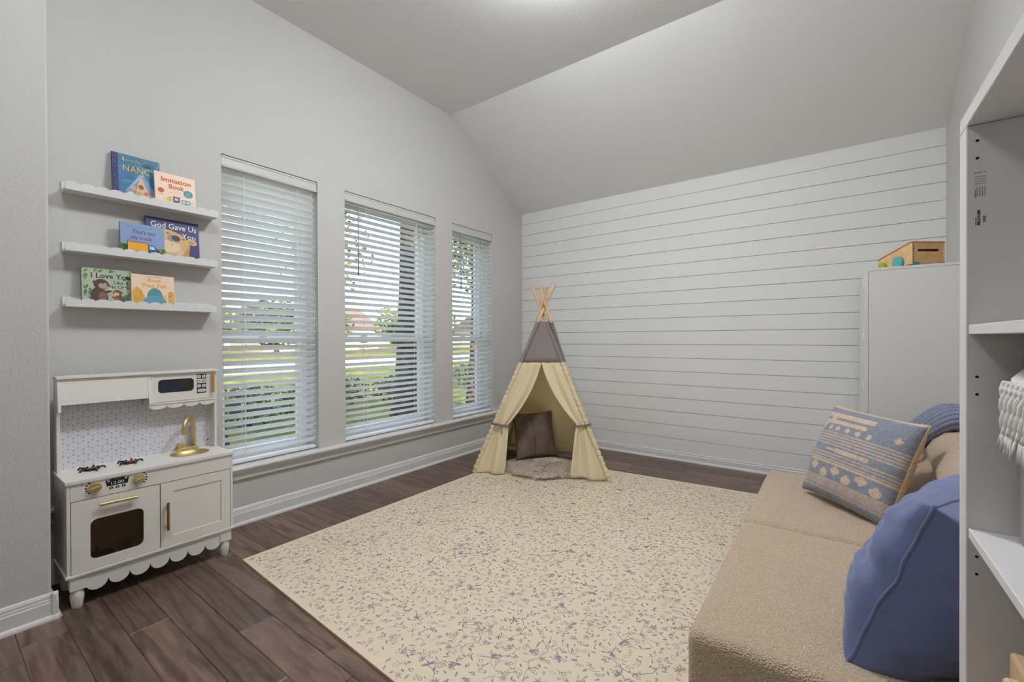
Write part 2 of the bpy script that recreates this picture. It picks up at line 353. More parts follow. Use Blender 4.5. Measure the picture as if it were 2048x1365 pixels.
# windows and blinds
GL = glass('window_glass')
slat_profile = []
for k in range(5):
    t = -1 + k / 2; slat_profile.append((t * .0255, .0022 - .0022 * t * t + .0014))
for k in range(4, -1, -1):
    t = -1 + k / 2; slat_profile.append((t * .0255, .0022 - .0022 * t * t - .0014))
WLAB = ['narrow white window next to the floating shelves', 'wide white window in the middle of the wall', 'narrow white window next to the room corner']
BLAB = ['white slatted blind tilted nearly shut beside the floating shelves', 'wide white slatted blind with a tilt wand, on the middle window', 'narrow white slatted blind with a tilt wand, near the room corner']
for i, (a, b) in enumerate(WIN):
    wf = bpy.data.objects.new('window_%d' % (i + 1), None); C.objects.link(wf); wf.location = (XW - .2, (a + b) / 2, WZ0); BASE[wf.name] = Vector(wf.location)
    wf['kind'] = 'structure'; wf['label'] = WLAB[i]
    xf0, xf1 = XW - .235, XW - .165; fw = .035; zm = 1.2
    g = G()
    g.ring([(a, WZ0), (b, WZ0), (b, WZ1), (a, WZ1)], [(a + fw, WZ0 + fw), (b - fw, WZ0 + fw), (b - fw, WZ1 - fw), (a + fw, WZ1 - fw)], lambda p, q, c: (c, p, q), xf0, xf1)
    g.obj('window_frame', VINYL, wf)
    for nm, z0, z1, x0, x1 in (('upper_sash', zm - .02, WZ1 - fw, XW - .228, XW - .2), ('lower_sash', WZ0 + fw, zm + .03, XW - .198, XW - .17)):
        g = G(); s = .032 if nm == 'upper_sash' else .04
        g.ring([(a + fw, z0), (b - fw, z0), (b - fw, z1), (a + fw, z1)], [(a + fw + s, z0 + s), (b - fw - s, z0 + s), (b - fw - s, z1 - s), (a + fw + s, z1 - s)], lambda p, q, c: (c, p, q), x0, x1)
        sa = g.obj(nm, VINYL, wf, bevel=.003, seg=1)
        g = G(); xm = (x0 + x1) / 2; g.box(xm - .002, xm + .002, a + fw + s, b - fw - s, z0 + s, z1 - s); g.obj('glass_pane', GL, sa)
    g = G(); g.box(XW - .17, XW - .155, (a + b) / 2 - .03, (a + b) / 2 + .03, zm + .03, zm + .045); g.obj('sash_lock', VINYL, wf)
    # blind
    xb = XW - .045
    bl = thing('window_blind', BLAB[i], 'blind', (xb, (a + b) / 2, WZ0), 'slatted window blinds')
    g = G(); g.box(xb - .03, xb + .028, a + .006, b - .006, WZ1 - .052, WZ1 - .004); g.obj('headrail', VINYL, bl)
    g = G()
    g.prism([(.029, WZ1 - .078), (.04, WZ1 - .076), (.0425, WZ1 - .066), (.039, WZ1 - .058), (.039, WZ1 - .022), (.043, WZ1 - .014), (.043, WZ1 - .006), (.029, WZ1 - .006)], lambda d, z, c: (xb + d, c, z), a + .004, b - .004)
    g.obj('valance', mat('blind_valance', (204, 203, 200), .45), bl)
    g = G(); L = b - a - .016; g.prism(slat_profile, lambda d, z, c: (d, c, z), -L / 2, L / 2); SM = g.mesh('slat', SLAT)
    z = WZ1 - .095; zs = []
    while z > WZ0 + .055: zs.append(z); z -= .0495
    n = len(zs)
    tilts = (50, 42, 42) if i == 0 else (13, 28, 38)
    for k, z in enumerate(zs):
        f = k / (n - 1)
        t = tilts[0] + (tilts[1] - tilts[0]) * min(1, f / .55) if f < .55 else tilts[1] + (tilts[2] - tilts[1]) * (f - .55) / .45
        o = link('slat', SM, bl); o.location = (xb, (a + b) / 2, z); o.rotation_euler = (0, -math.radians(t), 0)
    g = G(); g.box(xb - .026, xb + .026, a + .008, b - .008, WZ0 + .012, WZ0 + .032); g.obj('bottom_rail', VINYL, bl, bevel=.004, seg=2)
    for cy in (a + (b - a) * .22, a + (b - a) * .78):
        g = G()
        for dx in (-.022, .022): g.box(xb + dx - .0008, xb + dx + .0008, cy - .0012, cy + .0012, WZ0 + .03, WZ1 - .06)
        g.box(xb + .003, xb + .005, cy + .012, cy + .014, WZ0 + .03, WZ1 - .06)
        g.obj('ladder_cord', CORD, bl)
    if i:
        cy = a + (b - a) * (.12 if i == 1 else .19)
        g = G(); g.tube([(xb + .05, cy, WZ1 - .09), (xb + .052, cy, WZ1 - .52), (xb + .052, cy, WZ1 - .66)], [.0045, .0045, .006], 8)
        w_ = g.obj('tilt_wand', mat('wand_grey', (150, 150, 150), .4), bl, smooth=True)
        g = G(); g.tube([(xb + .02, cy, WZ1 - .06), (xb + .05, cy, WZ1 - .092)], .002, 6); g.obj('wand_hook', mat('wand_grey', (150, 150, 150), .4), w_)

# ================================================================== PLAY KITCHEN
KX, KB = -2.73, -3.02; KY0, KY1 = .392, 1.056
def kf(a, b, c): return (KX + c, a, b)
kit = thing('play_kitchen', 'white wooden play kitchen with gold tap, oven and scalloped apron', 'play kitchen', (-2.87, .724, 0))
def part(g, name, m, parent=kit, **k): return g.obj(name, m, parent, **k)
for nm, a, b in (('side_panel', KY0, KY0 + .012), ('side_panel', KY1 - .012, KY1)):
    g = G(); g.box(KB, KX, a, b, .155, .56); part(g, nm, [KW], bevel=.001, seg=1)
g = G(); g.box(KB, KX + .006, KY0 - .005, KY1 + .005, .143, .155); part(g, 'bottom_board', KW, bevel=.0012, seg=1)
g = G(); g.box(KB, KB + .006, KY0 + .012, KY1 - .012, .155, .56); part(g, 'rear_board', mat('kitchen_inside', (228, 222, 212), .6))
g = G(); g.box(KB + .006, KX - .014, .722, .732, .155, .545); part(g, 'divider', KW)
# counter with a hole for the basin
sa, sb, ra, rb = -2.893, .905, .083, .088
N = 32; inn = []; out = []
x0, x1, y0, y1 = KB, KX + .008, KY0 - .005, KY1 + .005
for k in range(N):
    t = 2 * PI * (k + .5) / N; c_, s_ = math.cos(t), math.sin(t); inn.append((sa + ra * c_, sb + rb * s_))
    q = min(((x1 - sa) / c_ if c_ > 0 else (x0 - sa) / c_), ((y1 - sb) / s_ if s_ > 0 else (y0 - sb) / s_)); out.append((sa + q * c_, sb + q * s_))
for cx_, cy_ in ((x0, y0), (x0, y1), (x1, y0), (x1, y1)):
    k = min(range(N), key=lambda i: abs((math.atan2(out[i][1] - sb, out[i][0] - sa) - math.atan2(cy_ - sb, cx_ - sa) + PI) % (2 * PI) - PI)); out[k] = (cx_, cy_)
g = G(); g.ring(out, inn, lambda a, b, c: (a, b, c), .561, .575); ctop = part(g, 'countertop', KW)
g = G(); pr = [(1.02, .0005), (1.02, .0022), (.99, .0022), (.93, -.006), (.8, -.022), (.5, -.033), (.0001, -.036), (.0001, -.038), (.55, -.036), (.95, -.012)]
g.lathe([(r, z) for r, z in pr], None, 32, lambda x, y, z: (sa + x * ra, sb + y * rb, .575 + z), caps=False)
part(g, 'sink_basin', GOLD, smooth=True)
# tap
fx = -2.984
tap = G(); tap.box(fx - .014, fx + .014, .868, .972, .575, .593); tap = part(tap, 'tap', GOLD, bevel=.003)
arc = [(fx, .95, .593), (fx, .95, .70)]
for k in range(13):
    t = PI * k / 12; arc.append((fx + .045 * (1 - math.cos(t)), .95 - .036 * (1 - math.cos(t)), .715 + .052 * math.sin(t)))
arc.append((fx + .09, .878, .692))
g = G(); g.tube(arc, .0105, 12); part(g, 'spout', GOLD, tap, smooth=True)
g = G(); g.lathe([(.0125, 0), (.0125, .018), (.0105, .018)], (fx + .09, .878, .68), 12); part(g, 'nozzle', GOLD, tap, smooth='auto')
g = G(); g.box(fx - .014, fx + .014, .873, .901, .594, .618); part(g, 'tap_lever', GOLD, tap, bevel=.003)
# burners
for bx, by in ((-2.905, .503), (-2.905, .648)):
    g = G()
    g.lathe([(.03, .002), (.03, .006), (.022, .008)], (bx, by, .575), 20)
    for k in range(5):
        t = 2 * PI * k / 5 + .25; c_, s_ = math.cos(t), math.sin(t)
        g.tube([(bx + .018 * c_, by + .018 * s_, .583), (bx + .046 * c_, by + .046 * s_, .586), (bx + .052 * c_, by + .052 * s_, .576)], [.005, .0045, .0045], 6)
        g.tube([(bx + .026 * math.cos(t + .63), by + .026 * math.sin(t + .63), .578), (bx + .034 * math.cos(t + .63), by + .034 * math.sin(t + .63), .586)], .0045, 6)
    bo = part(g, 'burner', BLACK, smooth='auto')
    g = G(); g.lathe([(.0005, .0105), (.014, .0102), (.0165, .008)], (bx, by, .575), 18); part(g, 'red_hotplate', RED, bo, smooth=True)
# control panel, knobs, clock
g = G(); g.box(KX - .012, KX, KY0 + .0125, KY1 - .0125, .483, .5605); cp = part(g, 'control_panel', KW)
P = Print(kf)
scr = [(.526, .521), (.601, .521), (.606, .548), (.585, .5535), (.563, .5545), (.541, .5535), (.521, .548)]
P.poly(scr, (20, 20, 21)); P.text('12:00', .5645, .5265, .0195, (235, 235, 235), 2, spacing=1.05, width=.046)
P.text('COOK TIME', .5635, .5475, .0042, (200, 200, 200), 2); P.ell(.5325, .5445, .004, .004, (225, 225, 225), 2); P.ell(.5945, .5465, .0045, .0045, (240, 240, 240), 2)
P.obj('clock_print', cp)
for yy in (.541, .5635, .586):
    P = Print(kf); P.ell(yy, .5115, .0075, .0065, (25, 25, 26))
    P.ell(yy, .5115, .0022, .0035, (215, 212, 205), 2); P.obj('button_print', cp)
for ky, sgn in ((.485, -1), (.643, 1)):
    P = Print(kf)
    for k in range(5):
        t = math.radians(-48 + 24 * k); P.ell(ky + sgn * .030 * math.cos(t), .530 + .03 * math.sin(t), .0042, .0036, (28, 28, 28))
    for k, tx in enumerate(('HIGH', 'MED', 'LOW')): P.text(tx, ky + sgn * (.046 - .003 * abs(k - 1)), .548 - .02 * k, .005, (165, 160, 150))
    P.obj('dial_print', cp, 'stuff')
for ky in (.485, .643):
    g = G(); g.lathe([(.0225, 0), (.0225, .012), (.0205, .0145), (.0001, .0145)], None, 24, lambda x, y, z: (KX + z, ky + x, .530 + y))
    k_ = part(g, 'knob', GOLD, cp, smooth='auto')
    g = G(); g.prism([(-.021, -.003), (.021, -.003), (.021, .003), (-.021, .003)], lambda a, b, c: (KX + c, ky + a * .96 - b * .26, .530 + a * .26 + b * .96), .0146, .023); g.obj('knob_grip', GOLD, cp, bevel=.0015)
# oven door
def door(y0, y1, z0, z1): return [(a, b) for a, b in rrect(y0, y1, z0, z1, .0012)]
g = G(); g.ring(rrect(.4065, .724, .1575, .4795, .0012), rrect(.469, .661, .199, .384, .026), kf, -.012, 0)
od = part(g, 'oven_door', KW)
g = G(); g.prism(rrect(.466, .664, .196, .387, .026), kf, -.013, -.0105); part(g, 'oven_window', glass('smoked_acrylic', (228, 219, 210), .04, .03), od)
def bar(p, q, r, off, name, m, par):
    g = G(); P0 = Vector(p); P1 = Vector(q); d = (P1 - P0)
    g.tube([P0 + Vector((off, 0, 0)), P1 + Vector((off, 0, 0))], r, 12)
    for f in (.14, .86): g.tube([P0 + d * f, P0 + d * f + Vector((off, 0, 0))], r * .7, 8)
    return part(g, name, m, par, smooth='auto')
bar((KX, .497, .451), (KX, .633, .448), .0075, .022, 'oven_handle', GOLD, od)
# cupboard door (shaker)
g = G(); g.ring(rrect(.7285, 1.0415, .1575, .4795, .0012), rrect(.781, .9985, .2035, .4305, .0012), kf, -.012, 0); cd = part(g, 'cupboard_door', KW)
g = G(); g.box(KX - .011, KX - .005, .7805, .999, .203, .431); part(g, 'door_panel', KW, cd)
bar((KX, .7535, .242), (KX, .7535, .381), .0065, .02, 'cupboard_handle', mat('dark_brass', (158, 130, 72), .38, metal=.85), cd)
# apron with scallops
pts = [(.452, .143), (.452, .098)]
ns = 7; wv_ = (1.0 - .452) / ns
for i in range(ns):
    c_ = .452 + wv_ * (i + .5)
    for k in range(9):
        t = PI + PI * k / 8; pts.append((c_ + wv_ * .5 * math.cos(t) * .97, .094 + .036 * math.sin(t)))
pts += [(1.0, .098), (1.0, .143)]
g = G(); g.prism(pts, kf, -.016, -.006); part(g, 'scalloped_apron', KW)
for lx in (KX - .026, KB + .03):
    for ly in (KY0 + .036, KY1 - .036):
        g = G(); g.box(lx - .024, lx + .024, ly - .027, ly + .027, .083, .143)
        g.lathe([(.017, 0), (.0185, .004), (.021, .022), (.0245, .046), (.0245, .058), (.021, .072), (.019, .08), (.022, .084)], (lx, ly, 0), 18)
        part(g, 'leg', KW, smooth='auto')
# back panel with hexagon print
g = G(); g.box(KB, KB + .012, KY0 + .012, KY1 - .012, .575, 1.02); bp = part(g, 'back_panel', mat('splash_white', (222, 222, 228), .4))
P = Print(lambda a, b, h: (KB + .012 + h, a, b)); hx = .0205; r3 = math.sqrt(3)
nodes = set()
for rr_ in range(0, 22):
    for cc in range(0, 20):
        ca = KY0 + .012 + cc * hx * r3 + (hx * r3 / 2 if rr_ % 2 else 0); cb = .59 + rr_ * hx * 1.5
        hexp = [(ca + hx * math.cos(PI / 6 + PI / 3 * k), cb + hx * math.sin(PI / 6 + PI / 3 * k)) for k in range(6)]
        for k in range(3):
            p, q = hexp[k], hexp[k + 1]
            if all(KY0 + .016 < e[0] < KY1 - .016 and .578 < e[1] < .9 for e in (p, q)): P.line([p, q], .0007, (176, 178, 188))
        for e in hexp:
            if KY0 + .016 < e[0] < KY1 - .016 and .578 < e[1] < .9: nodes.add((round(e[0], 3), round(e[1], 3)))
seen = []
for e in nodes:
    if all(abs(e[0] - s[0]) + abs(e[1] - s[1]) > .004 for s in seen): seen.append(e); P.ell(e[0], e[1], .0022, .0022, (92, 92, 104), 2, 8)
P.obj('hexagon_print', bp, 'stuff')
for a, b in ((KY0, KY0 + .012), (KY1 - .012, KY1)):
    g = G(); g.box(KB, -2.945, a, b, .575, 1.02); part(g, 'upright', KW, bevel=.001, seg=1)
g = G(); g.box(KB, -2.918, KY0 - .003, KY1 + .003, 1.02, 1.032); part(g, 'top_board', KW, bevel=.0012, seg=1)
g = G(); g.prism([(-3.005, 1.0195), (-2.93, 1.0195), (-2.902, .866), (-3.005, .866)], lambda a, b, c: (a, c, b), KY0 + .0005, KY0 + .0105); part(g, 'hood_side', KW)
g = G(); g.prism([(-3.005, 1.0195), (-2.93, 1.0195), (-2.9, .866), (-2.905, .856), (-3.005, .856)], lambda a, b, c: (a, c, b), .7285, .7405); part(g, 'hood_side', KW)
g = G(); g.prism([(-2.937, 1.0195), (-2.931, 1.0195), (-2.909, .898), (-2.915, .898)], lambda a, b, c: (a, c, b), KY0 + .0108, .728); part(g, 'hood_front', KW)
# microwave
MX = -2.932
def mf(a, b, c): return (MX + c, a, b)
g = G(); g.ring(rrect(.743, 1.043, .868, 1.0185, .0012), rrect(.774, .938, .915, .988, .018), mf, -.01, 0); mw = part(g, 'microwave_door', KW)
g = G(); g.prism(rrect(.771, .941, .912, .991, .018), mf, -.012, -.0085); part(g, 'microwave_window', glass('grey_acrylic', (208, 208, 216), .06, .03), mw)
P = Print(mf)
P.rect(.9515, .9985, .899, 1.008, (18, 18, 19))
W_ = (228, 228, 226); K_ = (40, 40, 42)
for ca, cb in ((.9632, .9945), (.9862, .9945), (.9632, .9405), (.9862, .9405)):
    P.poly(rrect(ca - .0085, ca + .0085, cb - .0085, cb + .0085, .0015, 2), W_, 2); P.ell(ca, cb, .004, .004, K_, 3, 8); P.ell(ca, cb, .0018, .0018, W_, 4, 8)
P.rect(.9545, .9955, .9555, .980, W_, 2); P.text('3:20', .975, .960, .0205, K_, 3, bold=.01)
P.poly(rrect(.9555, .9955, .9055, .9225, .006, 3), W_, 2); P.text('START', .9755, .9105, .0095, K_, 3, bold=.02)
P.obj('microwave_keypad_print', mw)
g = G(); g.tube([(MX + .014, 1.0295, .9), (MX + .014, 1.0295, 1.009)], .0075, 10)
for zz in (.915, .994): g.tube([(MX, 1.0295, zz), (MX + .014, 1.0295, zz)], .005, 8)
part(g, 'wooden_handle', mat('handle_wood', (188, 148, 92), .5), mw, smooth='auto')
g = G(); g.box(-3.005, MX + .004, .741, KY1 - .0125, .857, .866); part(g, 'microwave_shelf', KW)
pts = [(.735, .856), (.735, .85)]; ns = 4; wv_ = (KY1 - .0125 - .735) / ns
for i in range(ns):
    for k in range(11):
        t = PI + PI * k / 10; pts.append((.735 + wv_ * (i + .5) + wv_ * .49 * math.cos(t), .848 - (.019 * abs(math.sin(t)))))
pts += [(KY1 - .0125, .85), (KY1 - .0125, .856)]
g = G(); g.prism(pts, mf, -.008, 0); part(g, 'scalloped_valance', KW)
g = G(); g.lathe([(.0045, 0), (.0045, .002), (.001, .0025)], None, 10, lambda x, y, z: (KB + .012 + z, 1.03 + x, .612 + y)); part(g, 'screw_cap', mat('screw_dark', (70, 66, 62), .5))
# pans in the oven, toys in the microwave
for (px, py, pr_, lab, col) in ((-2.81, .632, .05, 'small gold pan with upright rim behind the oven glass, nearer the cupboard door', (190, 150, 70)), (-2.82, .515, .055, 'dark bronze pan lying behind the oven glass, near the oven door hinge side', (150, 112, 58))):
    t = thing('toy_pan', lab, 'pan', (px, py, .155), 'toy pans in the oven')
    m_ = mat('pan_%d' % col[0], col, .3, metal=.85)
    g = G(); g.lathe([(.0001, .002), (pr_ * .85, .002), (pr_, .03), (pr_ * 1.03, .03), (pr_ * .88, 0), (.0001, 0)], (px, py, .155), 24, caps=False); g.obj('pan_body', m_, t, smooth=True)
    g = G(); g.tube([(px - pr_, py + .0, .18), (px - pr_ - .06, py + .012, .186)], [.005, .006], 8); g.obj('pan_handle', m_, t, smooth=True)
t = G(); t.box(-2.99, -2.95, .9, .935, .866, .9); tag(t.obj('toy_block', mat('block_red', (150, 50, 46), .5), bevel=.003), 'small red toy block behind the microwave glass', 'toy block')
# outlet by the kitchen
t = thing('wall_outlet', 'small white outlet with plug low on the wall beside the play kitchen', 'outlet', (XW, .374, .2))
g = G(); g.box(XW, XW + .006, .36, .39, .16, .27); g.obj('cover_plate', VINYL, t, bevel=.002)
g = G(); g.lathe([(.02, 0), (.02, .025), (.012, .03)], None, 16, lambda x, y, z: (XW + .006 + z, .376 + x * .5, .2 + y)); g.obj('plug', VINYL, t, smooth='auto')

# ================================================================== FLOATING SHELVES AND BOOKS
SHELVES = [(1.945, 1.098, 'top'), (1.645, 1.092, 'middle'), (1.37, 1.086, 'bottom')]
for sz, sy1, nm in SHELVES:
    t = thing('picture_ledge', 'white scalloped picture ledge, %s of the three above the play kitchen' % nm, 'shelf', (XW, (.438 + sy1) / 2, sz), 'scalloped ledges')
    g = G(); g.box(XW, XW + .01, .438, sy1, sz + .0125, sz + .054); g.obj('back_rail', TRIM, t, bevel=.001, seg=1)
    g = G(); g.box(XW, XW + .092, .438, sy1, sz, sz + .012); g.obj('ledge_board', TRIM, t, bevel=.001, seg=1)
    pts = [(.438, sz)]; pts2 = []
    ns = 12; wv_ = (sy1 - .438) / ns
    for i in range(ns):
        for k in range(9):
            th = PI - PI * k / 8; pts2.append((.438 + wv_ * (i + .5) + wv_ * .5 * math.cos(th), sz + .029 + .0135 * math.sin(th)))
    g = G(); g.prism([(.438, sz)] + pts2 + [(sy1, sz)], lambda a, b, c: (XW + c, a, b), .0925, .1015); g.obj('scalloped_lip', TRIM, t)
BOOKS = {}
def book(key, label, y0, y1, zb, h, xb, lean, cover, spine, thick=.012, rc=.0):
    """hard cover book leaning on the wall, front facing the room"""
    b = thing('picture_book', label, 'book', (XW + xb, (y0 + y1) / 2, zb), 'children’s books on the ledges')
    wd = y1 - y0; cl, sl_ = math.cos(lean), math.sin(lean)
    def fn(a, bb, c): return (XW + xb + c * cl - bb * sl_, y0 + a, zb + bb * cl + c * sl_)
    g = G(); g.prism(rrect(0, wd, 0, h, rc or .0012, 4), fn, -.0025, 0); co = g.obj('cover', mat('cover_' + key, cover, .4), b)
    g = G(); g.prism([(.003, .002), (wd - .002, .002), (wd - .002, h - .002), (.003, h - .002)], fn, -thick + .0025, -.0026); g.obj('pages', mat('paper', (236, 230, 214), .8), b)
    g = G(); g.prism(rrect(0, wd, 0, h, rc or .0012, 4), fn, -thick, -thick + .0024); g.obj('back_cover', mat('spine_' + key, spine, .4), b)
    g = G(); g.box(0, 0, 0, 0, 0, 0); g = G(); g.prism([(-.0015, .0), (0.0, .0), (0.0, h), (-.0015, h)], fn, -thick, 0); g.obj('spine', mat('spine_' + key, spine, .4), b)
    return Print(fn, .0003), co, wd, h
Z1, Z2, Z3 = 1.9572, 1.6572, 1.3822
# 1 night-sky book
P, co, W, Hh = book('night', 'dark blue picture book with tent picture and NANCY in yellow letters', .626, .831, Z1, .256, .052, .12, (36, 106, 150), (34, 34, 92))
P.rect(0, .024, 0, Hh, (36, 34, 96), 1)
for k in range(26): P.ell(R.uniform(.003, .021), R.uniform(.01, Hh - .01), .0012, .0012, (190, 200, 220), 2, 6)
for k in range(9): P.ell(R.uniform(.05, W - .03), R.uniform(.08, Hh - .02), R.uniform(.02, .035), R.uniform(.008, .016), R.choice(((44, 126, 166), (30, 92, 134), (52, 138, 160), (58, 150, 170))), 1, 14, R.uniform(-.3, .3))
for k in range(40): P.ell(R.uniform(.028, W - .004), R.uniform(.06, Hh - .006), .001, .001, (190, 220, 226), 3, 5)
for k in range(26): P.ell(.03 + k * .0068, Hh - .006 - R.uniform(0, .03) - (.02 if k > 16 else 0) * R.random(), .007, .004, R.choice(((96, 132, 84), (64, 108, 88), (130, 150, 96), (60, 100, 130))), 2, 7, R.uniform(0, 3))
P.poly([(.05, .055), (.125, .165), (.19, .05), (.17, .03), (.06, .03)], (120, 146, 186), 4)
P.poly([(.118, .152), (.16, .035), (.09, .035)], (214, 186, 142), 5)
for k in range(7): P.line([(.06 + k * .009, .06 + k * .012), (.115 + k * .003, .16)], .0016, (186, 200, 222), 5)
for cx_, cy_, c_ in ((.085, .075, (222, 168, 92)), (.118, .088, (150, 74, 40)), (.108, .05, (214, 160, 60)), (.072, .042, (230, 214, 190)), (.14, .055, (206, 120, 96)), (.05, .03, (226, 170, 70)), (.165, .04, (200, 176, 140)), (.128, .04, (196, 190, 180))): P.ell(cx_, cy_, .014, .011, c_, 6, 12, R.uniform(0, 3))
P.poly([(.13, .018), (.195, .014), (.196, .026), (.134, .03)], (214, 178, 56), 6); P.ell(.1, .02, .02, .008, (110, 160, 196), 6)
P.ell(.05, Hh - .026, .007, .011, (226, 214, 130), 4); P.ell(.054, Hh - .025, .006, .01, (36, 106, 150), 5)
P.text('I\'M THE ONE', .085, Hh - .035, .012, (196, 206, 90), 5); P.text('NANCY', .115, Hh - .092, .05, (228, 206, 70), 5, bold=-.012, width=.142); P.text('NANCY', .1158, Hh - .094, .05, (214, 130, 96), 4, bold=-.004, width=.142)
P.obj('cover_print', co)
# 2 imitation book
P, co, W, Hh = book('peach', 'peach board book with orange title Imitation Book and a toy train', .799, .99, Z1, .198, .082, .13, (238, 208, 184), (232, 200, 176), .014)
O = (198, 96, 36)
P.text('Imitation', .1, Hh - .05, .036, O, 1, bold=.03, width=.142); P.text('Book', .1, Hh - .086, .036, O, 1, bold=.03, width=.074)
P.ell(.026, .092, .0155, .0145, (196, 98, 30), 1); P.ell(.038, .079, .006, .006, (238, 208, 184), 2)
for k in range(7): P.ell(.026 + R.uniform(-.01, .008), .094 + R.uniform(-.01, .009), .0019, .0019, (112, 50, 22), 3, 6)
P.text('COOKIE', .027, .068, .006, (70, 60, 56), 1); P.ell(.155, .098, .0235, .0225, (70, 142, 148), 1)
for k in range(4): P.rect(.142, .169, .107 - k * .007, .1085 - k * .007, (168, 204, 204), 2)
P.ell(.064, .048, .014, .012, (204, 190, 40), 1); P.rect(.066, .07, .058, .066, (40, 36, 36), 1); P.ell(.064, .034, .008, .004, (178, 84, 36), 2)
P.rect(.081, .112, .034, .067, (92, 40, 96), 1); P.rect(.079, .114, .064, .069, (168, 60, 52), 2); P.rect(.088, .105, .046, .06, (206, 214, 226), 2)
P.rect(.12, .165, .033, .058, (86, 142, 136), 1); P.rect(.125, .14, .039, .053, (206, 214, 226), 2); P.rect(.145, .16, .039, .053, (206, 214, 226), 2)
P.rect(.112, .165, .028, .033, (212, 176, 60), 1)
for ca in (.128, .158, .075, .1): P.ell(ca, .026, .0075, .007, (40, 36, 36), 2)
for ca, cb in ((.07, .088), (.09, .094), (.11, .094)): P.ell(ca, cb, .007, .0025, (204, 176, 150), 1)
P.text('toot', .181, .048, .008, (120, 50, 60), 1); P.rect(.042, .049, .046, .048, (80, 70, 70), 1)
P.obj('cover_print', co)
# 3 bear book (behind) and 4 truck book
P, co, W, Hh = book('bear', 'navy picture book titled God Gave Us You with a tan bear', .766, 1.018, Z2, .244, .05, .11, (44, 46, 104), (30, 32, 78))
WH = (232, 232, 230)
P.text('God Gave Us', .131, Hh - .055, .046, WH, 3, bold=.006, width=.218); P.text('You', .2, Hh - .102, .043, WH, 3, bold=.006)
P.poly([(0, .0), (.195, .0), (.2, .06), (.205, .1), (.19, .14), (.16, .165), (.11, .182), (.06, .188), (0, .182)], (214, 176, 120), 1)
P.ell(.215, .125, .027, .017, (222, 186, 134), 1, 16, -.25); P.ell(.213, .124, .016, .008, (190, 140, 80), 2, 14, -.25)
P.ell(.125, .133, .03, .022, (150, 146, 140), 2, 16, -.3); P.ell(.137, .138, .022, .0165, (70, 62, 58), 3, 16, -.3)
P.ell(.1, .163, .009, .0035, (96, 56, 34), 2, 10, -.2); P.ell(.173, .137, .008, .003, (96, 56, 34), 2, 10, -.4)
P.ell(.105, .085, .055, .034, (228, 204, 162), 2, 20, -.05); P.ell(.118, .098, .0045, .0035, (120, 100, 84), 3, 8); P.ell(.155, .055, .018, .013, (220, 190, 146), 3)
P.poly([(.04, 0), (.045, .055), (.075, .045), (.1, .02), (.1, 0)], (160, 130, 160), 3); P.ell(.14, .02, .05, .02, (168, 186, 176), 4); P.poly([(.165, .04), (.2, .1), (.198, .04)], (196, 140, 72), 2)
P.obj('cover_print', co)
P, co, W, Hh = book('truck', 'light blue board book titled That’s not my truck with a yellow lorry', .650, .840, Z2, .182, .08, .12, (126, 152, 194), (96, 112, 158), .016)
P.text("That's not", .099, Hh - .056, .032, (104, 58, 108), 2, bold=.012, width=.1); P.text('my truck', .089, Hh - .088, .032, (104, 58, 108), 2, bold=.012, width=.092)
P.rect(.02, .14, Hh - .022, Hh - .02, (90, 112, 152), 1)
P.rect(0, W, 0, .03, (92, 140, 54), 1)
for k in range(8): P.ell(.006 + k * .003, .035 + R.uniform(0, .02), .012, .011, R.choice(((96, 146, 52), (70, 118, 44))), 1, 10)
for k in range(10): P.ell(.155 + R.uniform(0, .03), .03 + R.uniform(0, .026), .011, .011, R.choice(((96, 150, 50), (72, 124, 40), (120, 164, 60))), 1, 10)
P.ell(.17, .045, .006, .006, (190, 140, 40), 2)
P.poly(rrect(.026, .118, .018, .080, .003, 2), (48, 56, 66), 2); P.poly(rrect(.029, .115, .023, .077, .002, 2), (236, 166, 26), 3)
P.poly([(.118, .012), (.118, .072), (.142, .070), (.152, .054), (.154, .012)], (34, 84, 146), 2); P.poly([(.121, .046), (.121, .066), (.14, .065), (.147, .048)], (168, 194, 214), 3); P.ell(.135, .052, .006, .004, (238, 238, 236), 4)
for ca in (.052, .112): P.ell(ca, .018, .0155, .0155, (36, 50, 66), 4); P.ell(ca, .018, .005, .005, (150, 170, 180), 5)
P.ell(.032, .084, .006, .004, (186, 70, 44), 3)
for k in range(12): P.ell(R.uniform(.01, W - .01), R.uniform(.11, Hh - .01), .0022, .001, (92, 116, 160), 1, 6)
P.obj('cover_print', co)
# 5 otters, 6 fish
P, co, W, Hh = book('otter', 'green board book titled I Love You Like No Otter with two brown otters', .504, .704, Z3, .197, .058, .12, (176, 190, 164), (120, 146, 118), .016, .014)
for k in range(34):
    a_ = R.choice((R.uniform(.004, .03), R.uniform(.165, .196), R.uniform(.0, W))); b_ = R.uniform(0, Hh) if a_ < .035 or a_ > .16 else Hh - R.uniform(.003, .012)
    P.ell(min(max(a_, .01), W - .01), min(max(b_, .014), Hh - .012), .010, .0045, R.choice(((104, 140, 84), (74, 120, 92), (140, 160, 84), (60, 110, 104))), 1, 8, R.uniform(.4, 2.2))
DK = (44, 36, 46)
P.text('I Love You', .112, Hh - .05, .037, DK, 2, bold=.016, width=.155); P.text('Like', .142, Hh - .078, .024, DK, 2, bold=.01); P.text('No Otter', .148, Hh - .102, .024, DK, 2, bold=.01, width=.085)
